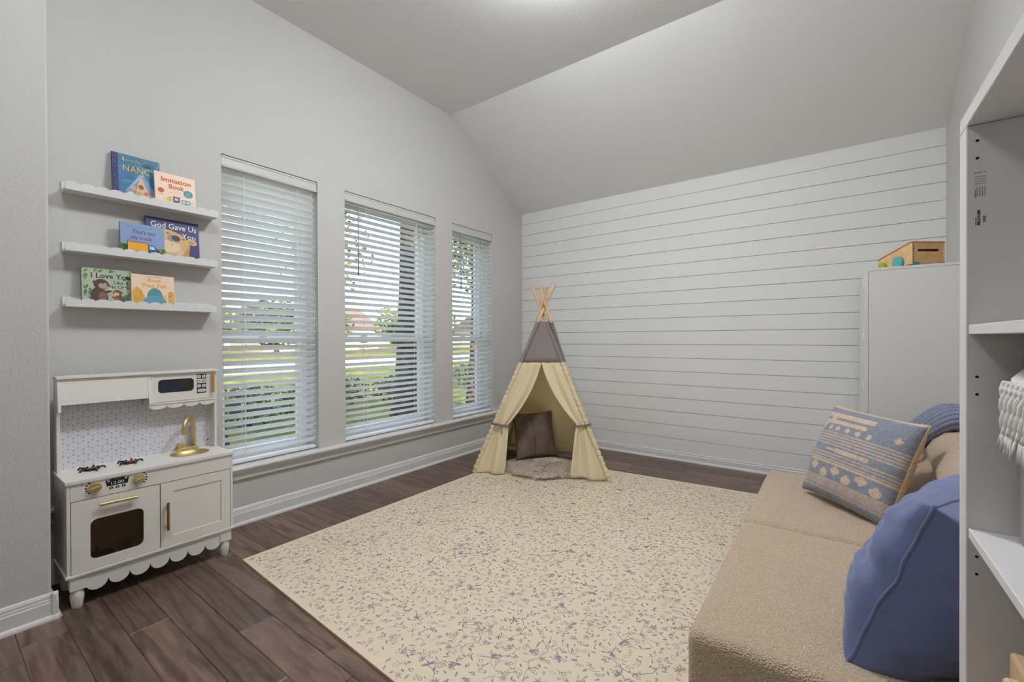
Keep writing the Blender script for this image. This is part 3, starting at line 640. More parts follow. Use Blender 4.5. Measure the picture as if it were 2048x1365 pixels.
def otter(cx_, k, fl, cols):
    P.ell(cx_, .042 * k + .0, .03 * k, .042 * k, cols[0], 3, 18, .12 * fl); P.ell(cx_ + .012 * fl * k, .042 * k, .014 * k, .024 * k, cols[1], 4, 14)
    P.ell(cx_ + .008 * fl * k, .098 * k, .026 * k, .025 * k, cols[0], 4); P.ell(cx_ + .016 * fl * k, .092 * k, .018 * k, .014 * k, cols[2], 5)
    P.ell(cx_ + .031 * fl * k, .096 * k, .005 * k, .004 * k, (30, 24, 22), 6, 8); P.ell(cx_ + .013 * fl * k, .104 * k, .003 * k, .003 * k, (30, 24, 22), 6, 8)
    P.ell(cx_ - .016 * fl * k, .108 * k, .005 * k, .006 * k, cols[0], 5, 8); P.ell(cx_ + .03 * fl * k, .066 * k, .014 * k, .006 * k, cols[0], 5, 10, .3 * fl)
otter(.064, 1.15, 1, ((84, 58, 48), (132, 98, 88), (176, 156, 132))); otter(.142, .72, -1, ((116, 78, 62), (142, 104, 90), (214, 186, 150)))
P.ell(.17, .03, .014, .035, (70, 124, 122), 2); P.ell(.168, .1, .005, .004, (220, 226, 214), 3); P.ell(.108, .092, .005, .004, (206, 214, 196), 3)
P.obj('cover_print', co)
P, co, W, Hh = book('fish', 'peach book titled Pout-Pout Fish with spotted yellow sponges', .694, .884, Z3, .183, .083, .12, (238, 212, 184), (226, 190, 150), .014)
P.text('The', .062, Hh - .031, .009, (226, 150, 60), 2); P.text('Pout-', .103, Hh - .04, .031, (232, 160, 58), 2, bold=.016, width=.064); P.text('Pout Fish', .1, Hh - .07, .033, (232, 160, 58), 2, bold=.016, width=.108)
P.rect(.062, .13, Hh - .0115, Hh - .0095, (120, 100, 90), 1)
P.poly([(.005, .0), (.002, .09), (.02, .115), (.04, .1), (.055, .06), (.045, 0)], (222, 166, 70), 1); P.poly([(.16, .0), (.158, .085), (.172, .1), (.186, .09), (.188, 0)], (224, 172, 84), 1); P.poly([(.13, .06), (.15, .08), (.155, .0), (.13, 0)], (226, 190, 120), 1)
for k in range(26):
    a_ = R.choice((R.uniform(.012, .045), R.uniform(.162, .184))); P.ell(a_, R.uniform(.03, .092), .0017, .0017, (150, 72, 36), 2, 6)
P.poly(ell(.098, .02, .055, .05, 18, 0, PI) + [(.043, .0), (.153, 0)], (96, 154, 178), 2); P.poly(ell(.1, .055, .036, .056, 18, 0, PI), (78, 146, 150), 1)
P.obj('cover_print', co)

# ================================================================== PLAY MAT
MC = [(-2.592, 1.045), (-.06, .925), (-.06, 3.835), (-2.585, 3.672)]; MT = .012
def mq(u, v):
    a, b, c, d = MC
    return tuple((a[i] * (1 - u) + b[i] * u) * (1 - v) + (d[i] * (1 - u) + c[i] * u) * v for i in (0, 1))
t = thing('play_mat', 'large cream foam play mat printed with grey-blue leaves and vines', 'play mat', (-1.3, 2.3, 0))
g = G(); g.prism(MC, lambda a, b, c: (a, b, c), 0, .006); g.obj('mat_base', mat('mat_side_tan', (186, 146, 116), .8), t)
def shrink(k):
    cx_ = sum(p[0] for p in MC) / 4; cy_ = sum(p[1] for p in MC) / 4
    return [(cx_ + (p[0] - cx_) * k, cy_ + (p[1] - cy_) * k) for p in MC]
g = G(); g.prism(shrink(.999), lambda a, b, c: (a, b, c), .006, MT); top = g.obj('mat_top', mat('mat_cream', (226, 209, 184), .42, spec=.4, bump=(160, .12, .002)), t, bevel=.002)
P = Print(lambda a, b, h: (a, b, MT + h), .0002)
INK = [(158, 149, 145), (150, 143, 142), (162, 153, 147), (148, 143, 145), (166, 157, 150), (144, 142, 148)]
LT = [(168, 158, 154), (162, 154, 154), (174, 164, 158)]
RM = random.Random(11)
def leaf(x, y, L, wd, th, c):
    cr, sr = math.cos(th), math.sin(th)
    P.poly([(x + a * L * cr - b * wd * sr, y + a * L * sr + b * wd * cr) for a, b in ((0, 0), (.3, .5), (.65, .42), (1, 0), (.65, -.42), (.3, -.5))], c)
def wig(x, y, th, n, st, wd, c, amp=.9):
    pts = [(x, y)]
    for k in range(n):
        th += RM.uniform(-amp, amp); x += st * math.cos(th); y += st * math.sin(th); pts.append((x, y))
    P.line(pts, wd, c)
def inside(x, y, m=.05): return -2.59 + m < x < -.3 and 1.04 - (x + 2.59) * .047 + m < y < 3.672 + (x + 2.585) * .0645 - m
cells = []
yy = .95
while yy < 3.85:
    xx = -2.57
    while xx < -.32:
        cells.append((xx + RM.uniform(-.012, .012), yy + RM.uniform(-.012, .012))); xx += .027
    yy += .027
for x, y in cells:
    if not inside(x, y, .03): continue
    k = RM.random(); th = RM.uniform(0, 2 * PI); c = RM.choice(INK); cl = RM.choice(LT)
    if k < .42: leaf(x, y, RM.uniform(.014, .030), RM.uniform(.005, .009), th, RM.choice((c, c, cl)))
    elif k < .56:
        for j in range(2): leaf(x, y, RM.uniform(.014, .022), .006, th + j * .9, cl)
    elif k < .66:
        for j in range(5):
            q = th + j * 2 * PI / 5; P.ell(x + .007 * math.cos(q), y + .007 * math.sin(q), .0032, .0026, c, None, 6)
    elif k < .76:
        wig(x, y, th, 5, .006, .0016, cl, .4)
        for j in range(4): leaf(x + .007 * j * math.cos(th), y + .007 * j * math.sin(th), .011, .004, th + (1 if j % 2 else -1) * .9, cl)
    elif k < .82:
        q = ell(0, 0, .013, .006, 10); P.line([(x + a * math.cos(th) - b * math.sin(th), y + a * math.sin(th) + b * math.cos(th)) for a, b in q + [q[0]]], .0014, cl)
    elif k < .86:
        for j in range(6): leaf(x, y, RM.uniform(.012, .024), .0045, th + j * 1.05, c)
    elif k < .9: wig(x, y, th, 6, .008, .0018, c)
for k in range(70):
    x, y = RM.uniform(-2.5, -.45), RM.uniform(1.1, 3.65)
    if inside(x, y, .16): wig(x, y, RM.uniform(0, 6.3), RM.randint(10, 18), .016, .0024, RM.choice(INK), .8)
for k in range(42):
    x, y = RM.uniform(-2.5, -.45), RM.uniform(1.1, 3.65)
    if not inside(x, y, .08): continue
    q = [(x + .05 * (1 + .2 * math.sin(3 * a_ + k)) * math.cos(a_), y + .038 * (1 + .2 * math.cos(2 * a_ + k)) * math.sin(a_)) for a_ in [i_ * .42 for i_ in range(16)]]
    P.line(q, .0018, RM.choice(INK + LT)); P.line([(x - .03, y), (x, y + .012), (x + .03, y - .004)], .0016, RM.choice(INK))
for k in range(80):
    x, y = RM.uniform(-2.5, -.45), RM.uniform(1.1, 3.65)
    if not inside(x, y, .08): continue
    th = RM.uniform(0, 6.3); c = RM.choice(((140, 139, 144), (144, 140, 145), (140, 142, 145)))
    for j in range(7): leaf(x, y, RM.uniform(.018, .036), .006, th + RM.uniform(-1.6, 1.6), c)
    wig(x, y, th + PI, 4, .01, .003, c, .5)
P.obj('printed_pattern', top, 'stuff')

# ================================================================== TEEPEE
tp = thing('teepee_tent', 'child’s cream cotton teepee with grey top and tied-back flaps', 'teepee', (-2.25, 3.6, 0))
POLE = {'FL': (Vector((-2.600, 2.952, .012)), Vector((-2.165, 3.624, 1.72))), 'FR': (Vector((-1.504, 3.411, .012)), Vector((-2.415, 3.61, 1.735))),
        'BR': (Vector((-1.93, 4.02, .0)), Vector((-2.222, 3.462, 1.69))), 'BL': (Vector((-2.94, 3.88, .0)), Vector((-2.150, 3.462, 1.69)))}
def pz(k, z):
    a, b = POLE[k]; f = (z - a.z) / (b.z - a.z); return a + (b - a) * f
for k in POLE:
    a, b = POLE[k]; d = (b - a).normalized()
    g = G(); g.tube([a, a + (b - a) * .5, b - d * .006, b], [.0155, .0155, .0155, .012], 12); g.obj('pole', PINE, tp, smooth='auto')
    # ruffled sleeve
    pts, rs = [], []
    n = 90
    for i in range(n + 1):
        z = .05 + (1.36 - .05) * i / n; pts.append(pz(k, z)); rs.append(.0185 + .006 * math.sin(i * 2.1 + R.uniform(-.6, .6)) * (1 if i < 64 else .2) + .002)
    g = G(); n1 = 64; g.tube(pts[:n1 + 1], rs[:n1 + 1], 10, caps=False); g.obj('pole_sleeve', CANVAS, tp, smooth=True)
    g = G(); g.tube(pts[n1:], [r * .92 for r in rs[n1:]], 10, caps=False); g.obj('grey_pole_sleeve', GREYC, tp, smooth=True)
ZT, ZB_ = 1.37, .985
cen = Vector((-2.25, 3.62, 0))
def panel(k0, k1, z0, z1, m, name, nu=16, nv=20, sag=.03, off=0):
    def fn(u, v):
        z = z0 + (z1 - z0) * v; a, b = pz(k0, z), pz(k1, z); p = a.lerp(b, u)
        inw = (cen - p); inw.z = 0; L = inw.length or 1
        p = p + inw / L * (sag * math.sin(PI * u) * (1 - .6 * v) + .006 * math.sin(u * 19 + v * 3) * (1 - v) + off)
        return p
    g = G(); g.grid(nu, nv, fn); o = g.obj(name, m, tp, smooth=True)
    md = o.modifiers.new('cloth', 'SOLIDIFY'); md.thickness = .002; return o
for a, b in (('FR', 'BR'), ('BR', 'BL'), ('BL', 'FL')):
    panel(a, b, .02, ZB_, CANVAS, 'canvas_panel'); panel(a, b, ZB_, ZT, GREYC, 'grey_top_panel', 8, 8, .01)
panel('FL', 'FR', ZB_, ZT, GREYC, 'grey_top_panel', 8, 8, .004)
def flap(kp, ko, tie_f, bot_f, zt):
    """half of the front, gathered to the pole at height zt"""
    def width(z):
        if z > zt: f = (z - zt) / (ZB_ - zt); return tie_f + (.5 - tie_f) * (f ** .92)
        f = (zt - z) / zt; return tie_f + (bot_f - tie_f) * min(1, f * 1.15) ** .7
    def fn(u, v):
        z = .016 + (ZB_ - .016) * v; a, b = pz(kp, z), pz(ko, z); wdt = width(z); p = a.lerp(b, u * wdt)
        ax = (b - a).normalized(); nrm = Vector((ax.y, -ax.x, 0))
        gather = math.exp(-((z - zt) / .13) ** 2); open_ = max(0, 1 - z / ZB_)
        amp = (.012 + .02 * open_) * (1 - .55 * gather)
        p = p + nrm * (amp * math.sin(u * 2 * PI * 1.6 + .6 + z * 1.2) * math.sin(PI * min(1, u * 1.6) / 1.0 * .5) + .03 * u * open_ * (1 - gather) + .008 * math.sin(u * 23 + z * 9) * (gather * .8 + .15 * open_))
        if z < .07: p = p + nrm * (.02 * u * (1 - z / .07) * math.sin(u * 7))
        return p
    g = G(); g.grid(30, 44, fn); o = g.obj('door_flap', CANVAS, tp, smooth=True)
    md = o.modifiers.new('cloth', 'SOLIDIFY'); md.thickness = .002
    a, b = pz(kp, zt), pz(ko, zt); ax = (b - a).normalized(); nrm = Vector((ax.y, -ax.x, 0)); L = (b - a).length * tie_f
    c0 = a + ax * (L * .42); rr = L * .5 + .02
    g = G(); lp = [c0 + ax * (rr * math.cos(q)) + nrm * (.03 * math.sin(q)) + Vector((0, 0, -.012 * math.cos(q))) for q in [2 * PI * k / 20 for k in range(21)]]
    g.tube(lp, .006, 8, flat=1.6, caps=False); o = g.obj('tie_ribbon', mat('tie_grey', (128, 112, 112), .9), tp, smooth=True)
    kn = c0 + nrm * .038
    g = G()
    g.tube([kn, kn + ax * .03 + Vector((0, 0, -.05)) + nrm * .01, kn + ax * .028 + Vector((0, 0, -.17)) + nrm * .006], [.006, .005, .0055], 6, flat=.5)
    g.tube([kn, kn + ax * -.03 + Vector((0, 0, .012)) + nrm * .012, kn - ax * .045 + Vector((0, 0, -.04)) + nrm * .01, kn - ax * .04 + Vector((0, 0, -.12 if kp == 'FR' else -.05))], [.005, .005, .004, .005], 6, flat=.5)
    g.lathe([(.001, -.012), (.012, -.006), (.013, .004), (.001, .012)], kn, 10); g.obj('tie_bow', mat('tie_grey', (128, 112, 112), .9), tp, smooth=True)
flap('FL', 'FR', .15, .235, .43); flap('FR', 'FL', .105, .27, .45)

# pillow maker: centre, two edge axes, sizes, thickness
def pillow(name, cen_, e1, e2, s1, s2, th, m, parent, n=36, pinch=.06, wr=.006, seed=0, colfn=None, ears=.0, exp=.42, asym=(1, 1), crease=0, wave=0):
    e1, e2 = Vector(e1).normalized(), Vector(e2).normalized(); nn = e1.cross(e2).normalized(); e2 = nn.cross(e1); cen_ = Vector(cen_)
    V, F, COL = [], [], []
    for side in (1, -1):
        o = len(V)
        for j in range(n + 1):
            for i in range(n + 1):
                u, v = -1 + 2 * i / n, -1 + 2 * j / n
                u, v = math.sin(u * PI / 2) * .6 + u * .4, math.sin(v * PI / 2) * .6 + v * .4
                k = max(0, (1 - u * u)) * max(0, (1 - v * v)); t = th / 2 * k ** exp * asym[0 if side == 1 else 1]
                a = u * s1 / 2 * (1 - pinch * (1 - v * v)) * (1 + ears * abs(u * v) ** 6); b = v * s2 / 2 * (1 - pinch * (1 - u * u)) * (1 + ears * abs(u * v) ** 6)
                w_ = noise.noise(Vector((u * 2.2 + seed, v * 2.2, side * 3.1))) * wr + noise.noise(Vector((u * 6 + seed, v * 6, side * 5))) * wr * .4
                w_ += wr * .35 * math.sin(10 * math.atan2(v, u) + seed) * (max(abs(u), abs(v)) ** 3)
                if crease: w_ += crease * noise.noise(Vector((u * 1.2 + v * 3 + seed, u * 7 - v * 2, side))) * min(1, 6 * k)
                p = cen_ + e1 * a + e2 * b + nn * (side * (t + (w_ if k > 1e-4 else 0)))
                p += nn * wave * (noise.noise(Vector((a * 7 + seed, b * 7, 1))) + .5 * noise.noise(Vector((a * 19 + seed, b * 19, 4)))); V.append(p); q_ = RJ.uniform(.8, 1.2) if colfn else 1; COL.append(tuple(c_ * q_ for c_ in colfn((u + 1) / 2, (v + 1) / 2, side)[:3]) + (1,) if colfn else (1, 1, 1, 1))
        for j in range(n):
            for i in range(n):
                q = (o + j * (n + 1) + i, o + j * (n + 1) + i + 1, o + (j + 1) * (n + 1) + i + 1, o + (j + 1) * (n + 1) + i)
                F.append(q if side == 1 else q[::-1])
    me = bpy.data.meshes.new(name); me.from_pydata(V, [], F); me.materials.append(m)
    if colfn:
        at = me.color_attributes.new('print', 'FLOAT_COLOR', 'POINT')
        at.data.foreach_set('color', [c for q in COL for c in q])
    me.polygons.foreach_set('use_smooth', [True] * len(me.polygons)); me.update()
    ob = link(name, me, parent)
    def edge(t):     # perimeter point, t in 0..4
        k = int(t) % 4; f = (t - int(t)) * 2 - 1
        u, v = ((f, -1), (1, f), (-f, 1), (-1, -f))[k]
        a = u * s1 / 2 * (1 - pinch * (1 - v * v)) * (1 + ears * abs(u * v) ** 6); b = v * s2 / 2 * (1 - pinch * (1 - u * u)) * (1 + ears * abs(u * v) ** 6)
        return cen_ + e1 * a + e2 * b + nn * wave * (noise.noise(Vector((a * 7 + seed, b * 7, 1))) + .5 * noise.noise(Vector((a * 19 + seed, b * 19, 4))))
    return ob, edge
def piping(edge, r, m, parent, name='seam_piping', flat=1.0):
    g = G(); g.tube([edge(k / 24 * 1.0) for k in range(0, 97)], r, 6, caps=False, flat=flat); return g.obj(name, m, parent, smooth=True)
# grey-brown cushion in the tent
gp = mat('charcoal_linen', (120, 108, 96), .95, spec=.1, bump=(220, .4, .002), var=(9, (106, 92, 80)), sheen=.2)
t = thing('tent_cushion', 'square grey-brown linen cushion standing inside the teepee', 'cushion', (-2.36, 3.58, .04))
e1 = Vector((.50, .80, 0)).normalized(); e2 = Vector((-.22, .13, .96))
ob, ed = pillow('cushion_body', (-2.375, 3.60, .262), e1, e2, .41, .42, .14, gp, t, pinch=.03, seed=3, ears=.10, exp=.36)
piping(ed, .004, mat('charcoal_piping', (58, 52, 46), .9), t)
nn = e1.cross(e2).normalized(); e2p = nn.cross(e1)
g = G(); g.tube([Vector((-2.375, 3.60, .262)) - e1 * .04 + e2p * (v * .2) + (nn * (-1 if nn.x < 0 and nn.y > 0 else 1)) * (.074 * (1 - (v * .98) ** 2) ** .42 + .0015) for v in [-.95 + .1 * k for k in range(20)]], .0022, 5); g.obj('middle_seam', mat('charcoal_piping', (58, 52, 46), .9), t)
# sheepskin
t = thing('fur_rug', 'round fluffy grey-beige fur rug at the mouth of the teepee', 'rug', (-2.1, 3.42, .012))
fm = mat('fur_grey', (242, 230, 212), .9, spec=.1, sheen=.3); fm2 = mat('fur_dark', (204, 188, 168), .9, spec=.1)
fc = Vector((-2.10, 3.44)); fa = Vector((1, .42)).normalized(); fb = Vector((-fa.y, fa.x))
def fpt(u, v): p = fc + fa * u * .37 + fb * v * .29; return p.x, p.y
g = G(); pts = [fpt(math.cos(2 * PI * k / 40) * (1 + .04 * math.sin(5 * k)), math.sin(2 * PI * k / 40) * (1 + .04 * math.cos(4 * k))) for k in range(40)]
g.prism(pts, lambda a, b, c: (a, b, c), .0125, .022); g.obj('hide', fm2, t)
g = G(); RF = random.Random(5)
for k in range(17000):
    q = RF.uniform(0, 2 * PI); rr = math.sqrt(RF.random()) * 1.02; x, y = fpt(rr * math.cos(q), rr * math.sin(q)); L = RF.uniform(.055, .105)
    dx, dy = math.cos(q) * .5 * rr + RF.uniform(-.6, .6) + .5 * math.sin(x * 24), math.sin(q) * .5 * rr + RF.uniform(-.6, .6) - .25 + .5 * math.cos(y * 21); wd = RF.uniform(.0018, .0034)
    hz = .75 - .4 * rr; sx, sy = -dy * wd, dx * wd; n_ = math.hypot(dx, dy) or 1; sx /= n_; sy /= n_
    g.cm = 0 if RF.random() < .6 else 1
    a = Vector((x, y, .02)); b = a + Vector((dx * .4, dy * .4, hz)) * L * .6; c = b + Vector((dx * .9, dy * .9, hz * .25 - .12)) * L * .6
    if c.z < .014: c.z = .014
    s_ = Vector((sx, sy, 0)); g.add([a - s_, a + s_, b + s_ * .8, b - s_ * .8, c], [(0, 1, 2, 3), (3, 2, 4)])
me = bpy.data.meshes.new('fur_pile'); me.from_pydata(g.v, [], g.f); me.materials.append(fm); me.materials.append(fm2); me.polygons.foreach_set('material_index', g.m); me.update()
link('fur_pile', me, t, 'stuff')

# ================================================================== SOFA
BC = boucle()
sf = thing('sofa', 'low armless beige boucle sofa along the right wall', 'sofa', (.13, 2.3, 0))
SX0, SX1, SY0, SY1, SH = -.35, .622, 1.325, 3.285, .362
def rbox(x0, x1, y0, y1, z0, z1, r, name, m, parent, puff=0, cuts=10, seed=0, seg=4):
    bm = bmesh.new(); bmesh.ops.create_cube(bm, size=1)
    for v in bm.verts: v.co = Vector(((x0 + x1) / 2 + v.co.x * (x1 - x0), (y0 + y1) / 2 + v.co.y * (y1 - y0), (z0 + z1) / 2 + v.co.z * (z1 - z0)))
    bmesh.ops.bevel(bm, geom=list(bm.edges), offset=r, segments=seg, profile=.55, affect='EDGES')
    big = [e for e in bm.edges if e.calc_length() > .15]
    bmesh.ops.subdivide_edges(bm, edges=big, cuts=cuts, use_grid_fill=True)
    for v in bm.verts:
        u = abs((v.co.x - (x0 + x1) / 2) / (x1 - x0) * 2); q = abs((v.co.y - (y0 + y1) / 2) / (y1 - y0) * 2)
        if v.co.z > (z0 + z1) / 2: v.co.z += puff * max(0, 1 - u ** 4) * max(0, 1 - q ** 4)
        nz = noise.noise(v.co * 7 + Vector((seed, 0, 0))) * .004; v.co += Vector((nz, nz * .6, nz * .7))
    me = bpy.data.meshes.new(name); bmesh.ops.recalc_face_normals(bm, faces=bm.faces); bm.to_mesh(me); bm.free()
    me.materials.append(m); me.polygons.foreach_set('use_smooth', [True] * len(me.polygons)); me.update(); return link(name, me, parent)
ym = 2.292
rbox(SX0, SX1, SY0, ym - .002, .07, SH - .006, .035, 'seat_cushion', BC, sf, .008, 12, 1)
rbox(SX0, SX1, ym + .002, SY1, .07, SH - .006, .035, 'seat_cushion', BC, sf, .008, 12, 2)
def backrest(y0, y1, seed):
    # leaning pad with soft folded tuft across its front
    def fn(u, v):
        t = v * PI * 1.0
        y = y0 + (y1 - y0) * u; ey = (1 - (2 * u - 1) ** 8)
        prof = [(.27, .345), (.262, .40), (.285, .47), (.325, .56), (.355, .64), (.385, .70), (.43, .742), (.49, .752), (.55, .74), (.595, .70), (.612, .60), (.615, .345)]
        f = v * (len(prof) - 1); i = min(int(f), len(prof) - 2); f -= i
        x = prof[i][0] * (1 - f) + prof[i + 1][0] * f; z = prof[i][1] * (1 - f) + prof[i + 1][1] * f
        fold = math.exp(-((z - .58 - .10 * (u - .5)) / .035) ** 2) if x < .5 else 0
        x += .03 * fold * ey + (1 - ey) * .03; z -= (1 - ey) * .035 * (1 if z > .4 else 0)
        q = noise.noise(Vector((y * 4 + seed, z * 6, x * 6))) * .008
        return (x + q, y, z + q * .5)
    g = G(); g.grid(40, 66, fn)
    for u in (0, 1):
        g.add([fn(u, k / 66) for k in range(67)], [list(range(67))])
    return g.obj('backrest', BC, sf, smooth='auto', weld=.0005)
backrest(SY0, ym - .002, 0); backrest(ym + .002, SY1, 4)
for lx in (SX0 + .06, SX1 - .06):
    for ly in (SY0 + .06, SY1 - .06):
        g = G(); g.lathe([(.022, 0), (.026, .06)], (lx, ly, .0125), 14); g.obj('leg', mat('leg_dark', (38, 30, 26), .5), sf, smooth='auto')
# striped cushion
def stripes(u, v, side):
    BL, CR, WT = (.20, .26, .37, 1), (.62, .47, .34, 1), (.60, .50, .40, 1)
    BL = (.24, .265, .315, 1)
    if side < 0: return (.58, .44, .28, 1)
    def fine(): return CR if math.sin(v * 2 * PI * 60) > .1 else (.27, .27, .30, 1)
    def dots(row, per, ph, r): du = ((u / per + ph) % 1 - .5) * per; dv = v - row; a_, b_ = abs(du) / r, abs(dv) / r; return (a_ < 1.1 and b_ < .4) or (b_ < 1.1 and a_ < .4) or (a_ < .75 and b_ < .75)
    j = .006 * math.sin(u * 160)
    if v > .93: return CR if v > .975 else BL
    if .865 < v < .915 and u < .66 + j: return CR
    if .79 < v < .835 and u < .60 + j: return CR
    if dots(.855, .9, .32, .038) or dots(.78, .85, .42, .03): return CR
    if .70 < v < .78: return CR if (dots(.742, .125, .1, .028) and u < .72) else BL
    if .70 < v: return BL
    if .555 < v < .69: return fine()
    if .46 < v < .555:
        return CR if (abs(v - .505) < .022 * min(1, (u - .2) * 4) and .2 < u < .78 + j) else BL
    if .345 < v < .46: return fine()
    if .2 < v < .345: return CR if (dots(.27 + (.03 if int(u * 7) % 2 else -.025), .143, .15, .046) and .1 < u < .95) else BL
    if .06 < v < .2: return fine()
    return BL
BLc, BRc, TLc, TRc = Vector((-.104, 2.835, .378)), Vector((.182, 2.49, .382)), Vector((-.005, 2.974, .844)), Vector((.312, 2.65, .805))
t = thing('striped_cushion', 'square blue and cream woven cushion with stripes and flowers on the sofa', 'cushion', (.04, 2.66, SH))
ctr = (BLc + BRc + TLc + TRc) / 4
e1 = ((BRc - BLc) + (TRc - TLc)).normalized(); e2 = ((TLc - BLc) + (TRc - BRc)).normalized()
nrm = e1.cross(e2)
ob, ed = pillow('cushion_cover', ctr, e1, e2, .47, .475, .20, attr_mat('woven_print', .95, (320, .5, .002)), t, n=120, pinch=.02, wr=.008, seed=8, colfn=(lambda u, v, s: stripes(u, v, s if nrm.y < 0 else -s)), ears=.035, exp=.36)
piping(ed, .0035, mat('cream_edge', (208, 184, 146), .9), t, 'cream_edge')
# blue cushion
A = Vector((.035, 1.45, .368)); e2 = Vector((.43, .9, 0)).normalized(); e1 = Vector((.315, -.15, .937)).normalized()
BLUE = mat('blue_cotton', (106, 117, 156), .85, spec=.15, sheen=.3, bump=(14, .35, .012, 4))
t = thing('blue_cushion', 'large plain blue cotton cushion slumped at the near end of the sofa', 'cushion', A + Vector((.15, .2, -.005)))
ob, ed = pillow('cushion_cover', A + e1 * .235 + e2 * .24, e1, e2, .48, .50, .25, BLUE, t, n=70, pinch=.03, wr=.009, seed=21, ears=.03, exp=.32, asym=(.95, 1.6), crease=.009, wave=.009)
piping(ed, .0028, BLUE, t, 'seam_flange', 2.0)
# knitted throw folded over the backrest
t = thing('knitted_throw', 'chunky slate-blue knitted throw folded over the far end of the sofa back', 'blanket', (.47, 3.08, .75))
KN = mat('slate_knit', (130, 135, 156), .95, spec=.1, sheen=.3, bump=(260, .5, .002))
rows = 11
def throwline(f, s):
    # f round the near fold (y, z), s from the drop in front of the backrest to the wall
    prof = [(2.99, .758), (2.955, .772), (2.948, .80), (2.972, .828), (3.03, .843), (3.10, .85), (3.18, .848), (3.25, .838), (3.28, .80)]
    q = f * (len(prof) - 1); i = min(int(q), len(prof) - 2); q -= i
    y = prof[i][0] * (1 - q) + prof[i + 1][0] * q; z = prof[i][1] * (1 - q) + prof[i + 1][1] * q
    dr = max(0, .5 - s) / .5
    return Vector((.315 + .31 * s, y + .03 * dr, z - .15 * dr ** 1.5))
for r_ in range(rows):
    g = G(); f0 = (r_ + .5) / rows
    for strand in (0, 1):
        pts = []
        for k in range(97):
            s = k / 96; ph = k * 2 * PI / 8 + strand * PI + r_
            p = throwline(min(1, max(0, f0 + .022 * math.sin(ph))), s); pts.append(p + Vector((0, -.004 * math.cos(ph), .005 * math.cos(ph))))
        g.tube(pts, .0105, 6, flat=.9)
    g.obj('knit_row', KN, t, smooth=True)
g = G(); g.grid(20, 20, lambda u, v: throwline(u, v) + Vector((.004, .008, -.010))); g.obj('knit_back', KN, t, smooth=True)

# ================================================================== TALL CABINET, TOY TRUCK, BOOKCASE
cb = thing('tall_cabinet', 'tall plain white cabinet in the corner behind the sofa', 'cabinet', (.41, 3.9, 0))
CX0, CX1, CY0, CY1, CZ = .17, .648, 3.6, 4.38, 1.645
g = G(); g.box(CX0 + .002, CX1, CY0, CY0 + .018, .03, CZ - .0185); g.obj('side_panel', LAMI2, cb, bevel=.0012, seg=1)
g = G(); g.box(CX0 + .002, CX1, CY1 - .018, CY1, .03, CZ - .0185); g.obj('side_panel', LAMI2, cb, bevel=.0012, seg=1)
g = G(); g.box(CX0, CX1, CY0 - .001, CY1 + .001, CZ - .0175, CZ); g.obj('top_panel', LAMI2, cb, bevel=.0012, seg=1)
g = G(); g.box(CX1 - .006, CX1, CY0 + .0185, CY1 - .0185, .03, CZ - .019); g.obj('back_panel', LAMI2, cb)
g = G(); g.box(CX0 + .02, CX1, CY0 + .01, CY1 - .01, 0, .03); g.obj('plinth', LAMI2, cb)
for a, b in ((CY0 + .003, (CY0 + CY1) / 2 - .0015), ((CY0 + CY1) / 2 + .0015, CY1 - .003)):
    g = G(); g.box(CX0 - .018, CX0 + .0005, a, b, .033, CZ - .02); d_ = g.obj('door', LAMI2, cb, bevel=.0015, seg=1)
for z_ in (1.55, 1.22, .9, .5):
    g = G(); g.box(CX0 - .026, CX0 - .018, CY0 + .003, CY0 + .03, z_ - .02, z_ + .02); g.obj('hinge_cover', VINYL, cb, bevel=.002)
# wooden posting truck
o_ = Vector((.382, 3.632, CZ)); d1 = Vector((-.6, .8, 0)); d2 = Vector((.8, .6, 0)); L1, L2 = .25, .2
tt = thing('toy_truck', 'wooden sloped toy truck with teal and lime wheels on the tall cabinet', 'toy truck', o_ + d1 * .12 + d2 * .1)
def tf(a, b, z): return tuple(o_ + d1 * a + d2 * b + Vector((0, 0, z)))
hz = lambda a: .142 - .07 * min(1, max(0, (a - .02) / .23))
zb = .012
g = G(); prof = [(0, zb), (L1, zb), (L1, hz(L1)), (.02, hz(0)), (0, hz(0))]
for b0, b1 in ((0, .012), (L2 - .012, L2)): g.prism(prof, lambda a, z, c: tf(a, c, z), b0, b1)
g.obj('side_board', BEECH, tt)
sl_in = [(x_, y_) for x_, y_ in rrect(.032, .168, .088, .104, .0075)]
g = G(); g.ring(rrect(.0122, L2 - .0122, zb, hz(0) - .001, .0008), sl_in, lambda a, z, c: tf(c, a, z), 0, .012); fb_ = g.obj('front_board', mat('beech_front', (222, 178, 128), .5, var=(24, (208, 162, 112))), tt)
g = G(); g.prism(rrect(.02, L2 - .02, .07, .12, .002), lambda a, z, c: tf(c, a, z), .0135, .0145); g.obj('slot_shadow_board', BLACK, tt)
g = G(); g.prism([(0, hz(0) + .001), (.02, hz(0) + .001), (L1 + .004, hz(L1) + .001), (L1 + .004, hz(L1) + .009), (.02, hz(0) + .009), (0, hz(0) + .009)], lambda a, z, c: tf(a, c, z), -.003, L2 + .003); g.obj('lid', mat('beech_lid', (198, 150, 102), .5), tt)
g = G(); g.box(0, 0, 0, 0, 0, 0); g = G()
g.prism([(L1 - .012, zb), (L1, zb), (L1, hz(L1)), (L1 - .012, hz(L1))], lambda a, z, c: tf(a, c, z), .0122, L2 - .0122); g.obj('rear_board', BEECH, tt)
g = G(); g.prism([(.0122, zb), (L1 - .0122, zb), (L1 - .0122, zb + .008), (.0122, zb + .008)], lambda a, z, c: tf(a, c, z), .0122, L2 - .0122); g.obj('base_board', BEECH, tt)
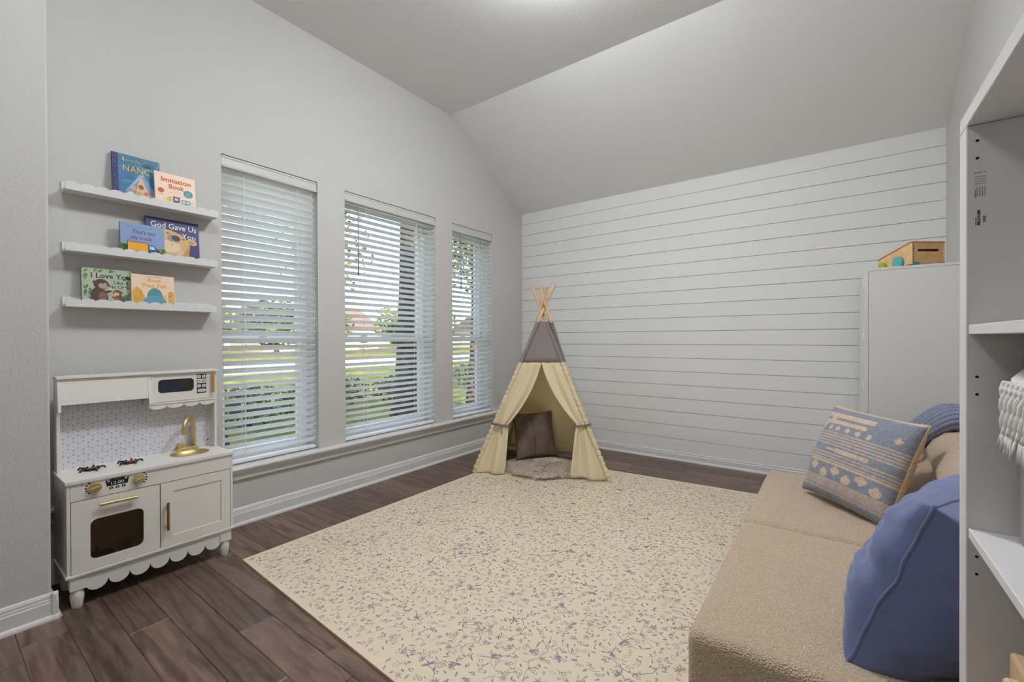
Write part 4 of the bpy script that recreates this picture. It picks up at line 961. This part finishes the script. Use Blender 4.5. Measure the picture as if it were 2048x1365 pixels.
for k in range(10):
    z0 = zb + .004 + k * .0125
    g = G(); g.prism([(-.0006, z0), (-.0006, z0 + .006), (.0116, z0 + .006), (.0116, z0)], lambda a, z, c: tf(c, a, z), -.0012, .0005); g.obj('finger_joint', mat('beech_endgrain', (160, 108, 68), .6), tt)
TEAL = mat('teal_paint', (86, 178, 176), .5); TEALD = mat('teal_dark_paint', (60, 142, 132), .5); LIME = mat('lime_paint', (164, 184, 40), .5)
for (a, r_, m_, nm) in ((.09, .036, TEAL, 'teal_wheel'), (.205, .026, LIME, 'lime_wheel')):
    for b0, sg in ((-.001, -1), (L2 + .001, 1)):
        g = G(); g.lathe([(r_, 0), (r_, .016), (r_ * .88, .02), (.0001, .02)], None, 24, lambda x, y, z: tf(a + x, b0 + sg * z, r_ + y)); g.obj(nm, m_, tt, smooth='auto')
for b0, b1 in ((.0, .038), (L2 - .032, L2)):
    g = G(); g.prism([(b0, .004), (b1, .004), (b1, .022), (b0, .022)], lambda a, z, c: tf(c, a, z), -.009, -.0005); g.obj('bumper_block', TEALD, tt, bevel=.002)
g = G(); g.prism([(.02, .002), (.06, .002), (.06, .012), (.02, .012)], lambda a, z, c: tf(c, a, z), L1 + .001, L1 + .02); g.obj('tow_block', TEALD, tt)

# near bookcase
bk = thing('bookcase', 'white open bookcase with peg holes beside the sofa', 'bookcase', (.41, .62, 0))
BX0, BX1, BY0, BY1, BZ = .17, .648, .18, 1.05, 1.568
g = G(); g.box(BX0, BX1, BY1 - .045, BY1, 0, BZ - .0255); spn = g.obj('side_panel', LAMI, bk, bevel=.0012, seg=1)
g = G(); g.box(BX0, BX1, BY0, BY0 + .045, 0, BZ - .0255); g.obj('side_panel', LAMI, bk, bevel=.0012, seg=1)
g = G(); g.box(BX0, BX1, BY0, BY1, BZ - .025, BZ); g.obj('top_panel', LAMI, bk, bevel=.0012, seg=1)
g = G(); g.box(BX1 - .006, BX1, BY0 + .0455, BY1 - .0455, .04, BZ - .026); g.obj('back_panel', LAMI, bk)
for z_ in (.065, .56, .896, 1.2235):
    g = G(); g.box(BX0 + .003, BX1 - .0065, BY0 + .0455, BY1 - .0455, z_ - .0155, z_); g.obj('shelf', LAMI, bk, bevel=.001, seg=1)
YI = BY1 - .045
for z_ in (1.517, 1.489, 1.14, 1.112, .852, .824):
    g = G(); g.lathe([(.0022, .0002), (.0001, .0004)], None, 12, lambda x, y, z: (BX0 + .0125 + x, YI - z, z_ + y)); g.obj('peg_hole', mat('hole_dark', (20, 18, 16), .9), spn)
P = Print(lambda a, b, h: (BX0 + .0085 + a, YI - h, 1.36 + b))
GT = (150, 144, 138)
for k, (a0, a1) in enumerate(((0, .004), (.005, .009), (.011, .014))): P.rect(a0, a1, .105, .1065, GT)
for k in range(4): P.rect(.001, .014, .099 - k * .0038, .0998 - k * .0038, GT)
for k in range(4): P.rect(.003 + k * .003, .0042 + k * .003, .068, .083, (168, 162, 154))
P.rect(.001, .0022, .066, .079, GT)
P.rect(.004, .0072, .022, .046, (96, 66, 48)); P.text('IKEA', .0065, .034, .0062, (222, 206, 186), 2, rot=PI / 2)
P.rect(.0018, .003, .022, .035, (110, 104, 98)); P.rect(.010, .0135, .026, .036, (140, 134, 128))
P.obj('product_sticker_print', spn, 'stuff')
# bin, fringed throw and wooden toy on the shelves
t = thing('storage_bin', 'grey fabric storage bin on the lower bookcase shelf', 'bin', (.4, .84, .8965))
GB = mat('bin_grey', (150, 144, 144), .9, spec=.1)
g = G(); g.ring(rrect(.222, .63, .68, .985, .012), rrect(.227, .625, .685, .980, .009), lambda a, b, c: (a, b, c), .8965, 1.115); g.obj('bin_wall', GB, t, smooth='auto')
g = G(); g.prism(rrect(.227, .625, .685, .980, .009), lambda a, b, c: (a, b, c), .8966, .902); g.obj('bin_base', GB, t)
t = thing('fringed_blanket', 'white blanket with knotted tassels hanging over the grey bin', 'blanket', (.25, .88, 1.05))
WO = mat('white_wool', (232, 230, 226), .95, spec=.1, sheen=.2)
g = G(); g.grid(16, 10, lambda u, v: (.207 + .30 * max(0, v - .25) + .003 * math.sin(u * 22), .69 + .258 * u, 1.118 + min(v, .3) * .12 + .012 * math.sin(min(1, max(0, v - .2) * 1.6) * PI) + .003 * math.sin(u * 13)))
ob = g.obj('blanket_fold', WO, t, smooth=True); md = ob.modifiers.new('cloth', 'SOLIDIFY'); md.thickness = .008
RB = random.Random(3)
for k in range(13):
    y_ = .944 - k * .0205; g = G()
    for s_ in range(3):
        g.tube([(.203 + .004 * math.sin(s_ * 2.1 + q * .8), y_ + .0065 * math.cos(s_ * 2.1 + q * .8) + RB.uniform(-.001, .001), 1.138 - q * .0095) for q in range(9)], [.004, .005, .0055, .006, .0062, .0062, .006, .0055, .0045], 6)
    g.lathe([(.003, .006), (.0085, .003), (.0085, -.003), (.004, -.007)], (.203, y_, 1.128), 8)
    for s_ in range(26):
        a_ = RB.uniform(0, 6.3); g.tube([(.203, y_, 1.075), (.203 + .007 * math.cos(a_), y_ + .008 * math.sin(a_), 1.058), (.203 + .010 * math.cos(a_), y_ + .013 * math.sin(a_), 1.036 + RB.uniform(-.006, .012))], [.0022, .0018, .001], 4)
    g.obj('tassel', WO, t, smooth=True)
t = thing('wooden_toy_box', 'pale wooden toy box with round peg on the shelf below the bin', 'toy', (.3, .8, .5605))
g = G(); g.box(.205, .4, .70, .945, .5605, .745); ob = g.obj('box_body', mat('toy_pine', (200, 166, 128), .55, var=(18, (184, 146, 108))), t, bevel=.004)
g = G(); g.lathe([(.012, 0), (.012, .01), (.009, .014), (.0001, .015)], None, 16, lambda x, y, z: (.2045 - z, .9 + x, .715 + y)); g.obj('peg', mat('toy_peg', (214, 184, 146), .5), t, smooth='auto')
g = G(); g.lathe([(.01, 0), (.01, .008), (.0001, .01)], None, 14, lambda x, y, z: (.2045 - z, .905 + x, .66 + y)); g.obj('lime_peg', LIME, t, smooth='auto')

# ================================================================== CEILING LAMP, ADDED FILL DOMES
def lamp(x, y, z, lab, st, nm):
    t = thing('ceiling_lamp', lab, 'lamp', (x, y, z - .1), 'domed ceiling lamps')
    g = G(); g.lathe([(.06, 0), (.06, -.02), (.008, -.03), (.008, z - ZC + .11), (.05, z - ZC + .105), (.05, z - ZC + .07)], (x, y, ZC), 24); g.obj('lamp_rod', mat('lamp_nickel', (190, 188, 184), .3, metal=.9), t, smooth='auto')
    m_ = mat(nm, (248, 251, 255), .5, emit=st)
    g = G(); g.lathe([(.25 * math.sin(PI * k / 16) + .0001, .07 * math.cos(PI * k / 16)) for k in range(1, 17)], (x, y, z), 24); g.obj('lamp_dome', m_, t, smooth=True)
lamp(-1.2, 1.98, 3.38, 'wide white domed ceiling lamp in the middle of the room', LAMP, 'dome_glow')
lamp(-1.2, .3, 3.345, 'wide white domed fill lamp added between the play kitchen and the bookcase', FILL_LAMP, 'fill_glow_mid')  # dome added as fill to brighten the kitchen, stub and lower window wall
lamp(-1.2, -1.8, 3.345, 'wide white domed fill lamp added at the unseen rear of the room', 3, 'fill_glow_dim')  # unseen dome added as weak fill from behind the camera

# ================================================================== OUTSIDE
GZ = -.2
g = G(); g.box(-120, XO, -90, 130, GZ - .3, GZ)
struct('ground_lawn', g, mat('lawn_grass', (170, 158, 72), .9, spec=.1, var=(2.2, (118, 124, 52)), bump=(40, .6, .05, 4), coords='World'), label='dry yellow-green lawn outside the windows')
g = G(); g.box(-31, -19.5, -90, 130, GZ, GZ + .015)
struct('ground_street', g, mat('street_concrete', (214, 206, 192), .9, var=(.7, (200, 192, 180)), coords='World'), label='pale concrete street beyond the lawn')
g = G(); g.box(-5.6, XO, -6, 12, GZ, GZ + .03)
struct('ground_mulch', g, mat('mulch', (92, 66, 44), .95, var=(30, (170, 134, 82), .45, .6), bump=(45, 1, .05, 4), coords='World'), label='leaf-strewn mulch bed under the windows')
LEAF = [mat('leaf_green', (92, 112, 44), .6, transl=.35), mat('leaf_yellow', (158, 156, 62), .6, transl=.35), mat('leaf_dark', (52, 66, 34), .6, transl=.25)]
BARK = mat('oak_bark', (58, 46, 40), .95, var=(11, (128, 104, 88), .5, .66), bump=(18, 1, .05, 5), coords='World')  # lighter blotches put dappled sunlight on the trunk into the bark colour
RO = random.Random(19)
def foliage(name, blobs, n, size, parent, mix=(.5, .25, .25)):
    g = G(); tot = sum(b[1][0] * b[1][1] * b[1][2] for b in blobs)
    for c, r in blobs:
        for k in range(int(n * r[0] * r[1] * r[2] / tot)):
            d = Vector((RO.gauss(0, 1), RO.gauss(0, 1), RO.gauss(0, 1))).normalized() * RO.random() ** .4
            p = Vector((c[0] + d.x * r[0], c[1] + d.y * r[1], c[2] + d.z * r[2])); p.z = max(p.z, GZ + .02)
            a = Vector((RO.gauss(0, 1), RO.gauss(0, 1), RO.gauss(0, .6))).normalized(); b = a.cross(Vector((RO.gauss(0, 1), RO.gauss(0, 1), RO.gauss(0, 1)))).normalized(); s = size * RO.uniform(.6, 1.3)
            g.cm = RO.choices((0, 1, 2), mix)[0]
            g.add([p - a * s, p + b * s * .45, p + a * s, p - b * s * .45], [(0, 1, 2, 3)])
    me = bpy.data.meshes.new(name); me.from_pydata(g.v, [], g.f)
    for m_ in LEAF: me.materials.append(m_)
    me.polygons.foreach_set('material_index', g.m); me.update(); return link(name, me, parent, 'stuff')
def tree(label, x, y, h, r, crown, n, size, group, lean=(0, 0), mix=(.5, .25, .25), branches=4):
    t = thing('tree', label, 'tree', (x, y, GZ), group); g = G()
    path = [(x + lean[0] * f + .04 * math.sin(f * 5), y + lean[1] * f, GZ + h * f) for f in [k / 8 for k in range(9)]]
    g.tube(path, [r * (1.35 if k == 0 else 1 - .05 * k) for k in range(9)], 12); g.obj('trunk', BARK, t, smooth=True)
    for b in range(branches):
        q = 2 * PI * b / max(1, branches) + RO.random(); p0 = Vector(path[6 + b % 3]); p1 = p0 + Vector((math.cos(q), math.sin(q), .8)) * h * .22; p2 = p1 + Vector((math.cos(q) * 1.1, math.sin(q) * 1.1, .25)) * h * .25
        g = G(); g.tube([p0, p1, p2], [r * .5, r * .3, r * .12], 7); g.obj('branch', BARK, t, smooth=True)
    foliage('foliage', crown, n, size, t, mix); return t
tree('large dark oak close outside the middle window', -5.15, 4.34, 4.4, .23, [((-5.3, 4.3, 4.6), (1.7, 1.6, 1.1)), ((-5.1, 5.2, 2.9), (.7, .6, .8)), ((-6.2, 3.2, 3.6), (1.3, 1.2, .9)), ((-6.6, 3.9, 2.6), (.7, .9, .7))], 5200, .05, 'trees in the front yard', (-.1, .25))
tree('slim leaning tree outside the window beside the shelves', -5.6, 2.06, 3.6, .085, [((-6.2, 1.3, 4.4), (1.0, .9, .8))], 900, .05, 'trees in the front yard', (-.35, -.35), branches=2)
tree('slim dark tree outside the corner window', -6.1, 6.85, 4.2, .10, [((-6.3, 7.3, 3.7), (1.4, 1.2, 1.5))], 3200, .055, 'trees in the front yard', (.1, .1), mix=(.35, .1, .55), branches=3)
tree('slim tree further out across from the corner window', -9.6, 11.2, 4.5, .14, [((-9.6, 11.2, 4.6), (2, 2, 1.4))], 2200, .08, 'trees in the front yard', branches=3)
far = [(-44, 4, 5, 3.4), (-46, 15, 5.5, 3), (-42, 20, 5, 3.2), (-44, 26, 5, 3), (-44, 36, 5.5, 3.4), (-48, 45, 6, 4), (-38, 50, 5.5, 3.2), (-36, 60, 5.5, 3), (-36, 30.5, 3.5, 2.2)]
FARL = ['broad green tree across the road before the grey-roofed house', 'yellowish tree across the road before the grey-roofed house', 'dark tree across the road between the grey-roofed and pinkish houses',
        'broad green tree across the road before the pinkish house', 'yellowish tree across the road before the pinkish house', 'dark tree across the road between the pinkish and beige houses',
        'broad green tree across the road between the pinkish and beige houses', 'yellowish tree across the road before the beige house', 'small dark tree across the road before the pinkish house']
for k, (x, y, h, r) in enumerate(far):
    tree(FARL[k], x, y, h * .6, .22, [((x, y, h * .55), (r, r, h * .45))], 1100, .34, 'trees across the street', mix=((.6, .3, .1), (.3, .65, .05), (.4, .1, .5))[k % 3], branches=2)
def shrub(label, x, y, r, h, n, size, mix, cat='shrub', group='shrubs under the windows'):
    t = thing('shrub', label, cat, (x, y, GZ), group)
    g = G()
    for k in range(5): q = k * 1.3; g.tube([(x, y, GZ), (x + r * .4 * math.cos(q), y + r * .4 * math.sin(q), GZ + h * .7)], [.012, .006], 5)
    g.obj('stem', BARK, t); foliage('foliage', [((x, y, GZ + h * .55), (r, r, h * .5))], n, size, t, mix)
for x, y, r, h in ((-7.6, 3.2, .8, .65), (-8.0, 4.85, .75, .7), (-7.7, 6.35, .7, .6), (-7.4, 1.6, .7, .6), (-8.6, 7.9, .8, .8), (-8.4, 9.6, .8, .7)):
    shrub('low dark green hedge shrub across the front yard bed', x, y, r, h, 1100, .05, (.15, .0, .85))
def grass(x, y, h, n, lab):
    t = thing('ornamental_grass', lab, 'grass', (x, y, GZ + .03), 'ornamental grasses under the windows')
    g = G()
    for k in range(n):
        q = RO.uniform(0, 2 * PI); L = h * RO.uniform(.6, 1.1); sp = RO.uniform(.1, .5) * L; wd = .006
        a = Vector((x + RO.uniform(-.05, .05), y + RO.uniform(-.05, .05), GZ + .03)); b = a + Vector((math.cos(q) * sp * .4, math.sin(q) * sp * .4, L * .65)); c = a + Vector((math.cos(q) * sp, math.sin(q) * sp, L * RO.uniform(.75, 1)))
        s_ = Vector((-math.sin(q), math.cos(q), 0)) * wd; g.add([a - s_, a + s_, b + s_ * .7, b - s_ * .7, c], [(0, 1, 2, 3), (3, 2, 4)])
    g.obj('grass_blade_clump', [mat('blade_green', (172, 178, 70), .6, transl=.3)], t)
for x, y, h in ((-4.5, 2.75, .55), (-4.35, 3.15, .5), (-4.3, 1.3, .4), (-4.25, 1.75, .42), (-4.5, 3.6, .42), (-4.5, 5.2, .4), (-4.6, 5.8, .45), (-4.4, 2.2, .4)):
    grass(x, y, h, 46, 'tuft of yellow-green ornamental grass in the mulch bed')
# houses across the street
def house(x, y, w_, d_, h, wallc, roofc, lab):
    t = thing('house', lab, 'house', (x, y, GZ), 'houses across the street'); wm = mat('wall_%d_%d' % (wallc[0], wallc[2]), wallc, .8); rm = mat('roof_%d' % roofc[0], roofc, .9)
    g = G(); g.box(x - d_ / 2, x + d_ / 2, y - w_ / 2, y + w_ / 2, GZ, h); g.obj('wall', wm, t)
    g = G(); g.prism([(-d_ / 2 - .5, h), (d_ / 2 + .5, h), (0, h + d_ * .3)], lambda a, b, c: (x + a, c, b), y - w_ / 2 - .4, y + w_ / 2 + .4); g.obj('roof', rm, t)
    for k in (-.3, .05, .34):
        g = G(); g.box(x + d_ / 2, x + d_ / 2 + .06, y + w_ * k - .7, y + w_ * k + .7, .6, 2.1); f_ = g.obj('window', VINYL, t)
        g = G(); g.box(x + d_ / 2 + .06, x + d_ / 2 + .08, y + w_ * k - .6, y + w_ * k + .6, .7, 2.0); g.obj('pane', mat('far_pane', (70, 80, 92), .2), f_)
    g = G(); g.box(x + d_ / 2, x + d_ / 2 + .05, y - w_ * .14 - .5, y - w_ * .14 + .5, GZ, 1.95); g.obj('door', mat('far_door', (120, 74, 54), .6), t)
house(-58, 32, 16, 9, 2.7, (216, 190, 168), (150, 110, 92), 'pinkish brick house seen through the middle window')
house(-60, 10, 16, 9, 2.7, (214, 208, 196), (120, 112, 108), 'pale house with grey roof seen through the window beside the shelves')
house(-52, 66, 15, 9, 2.7, (206, 196, 180), (116, 96, 84), 'beige house with brown roof seen through the corner window')
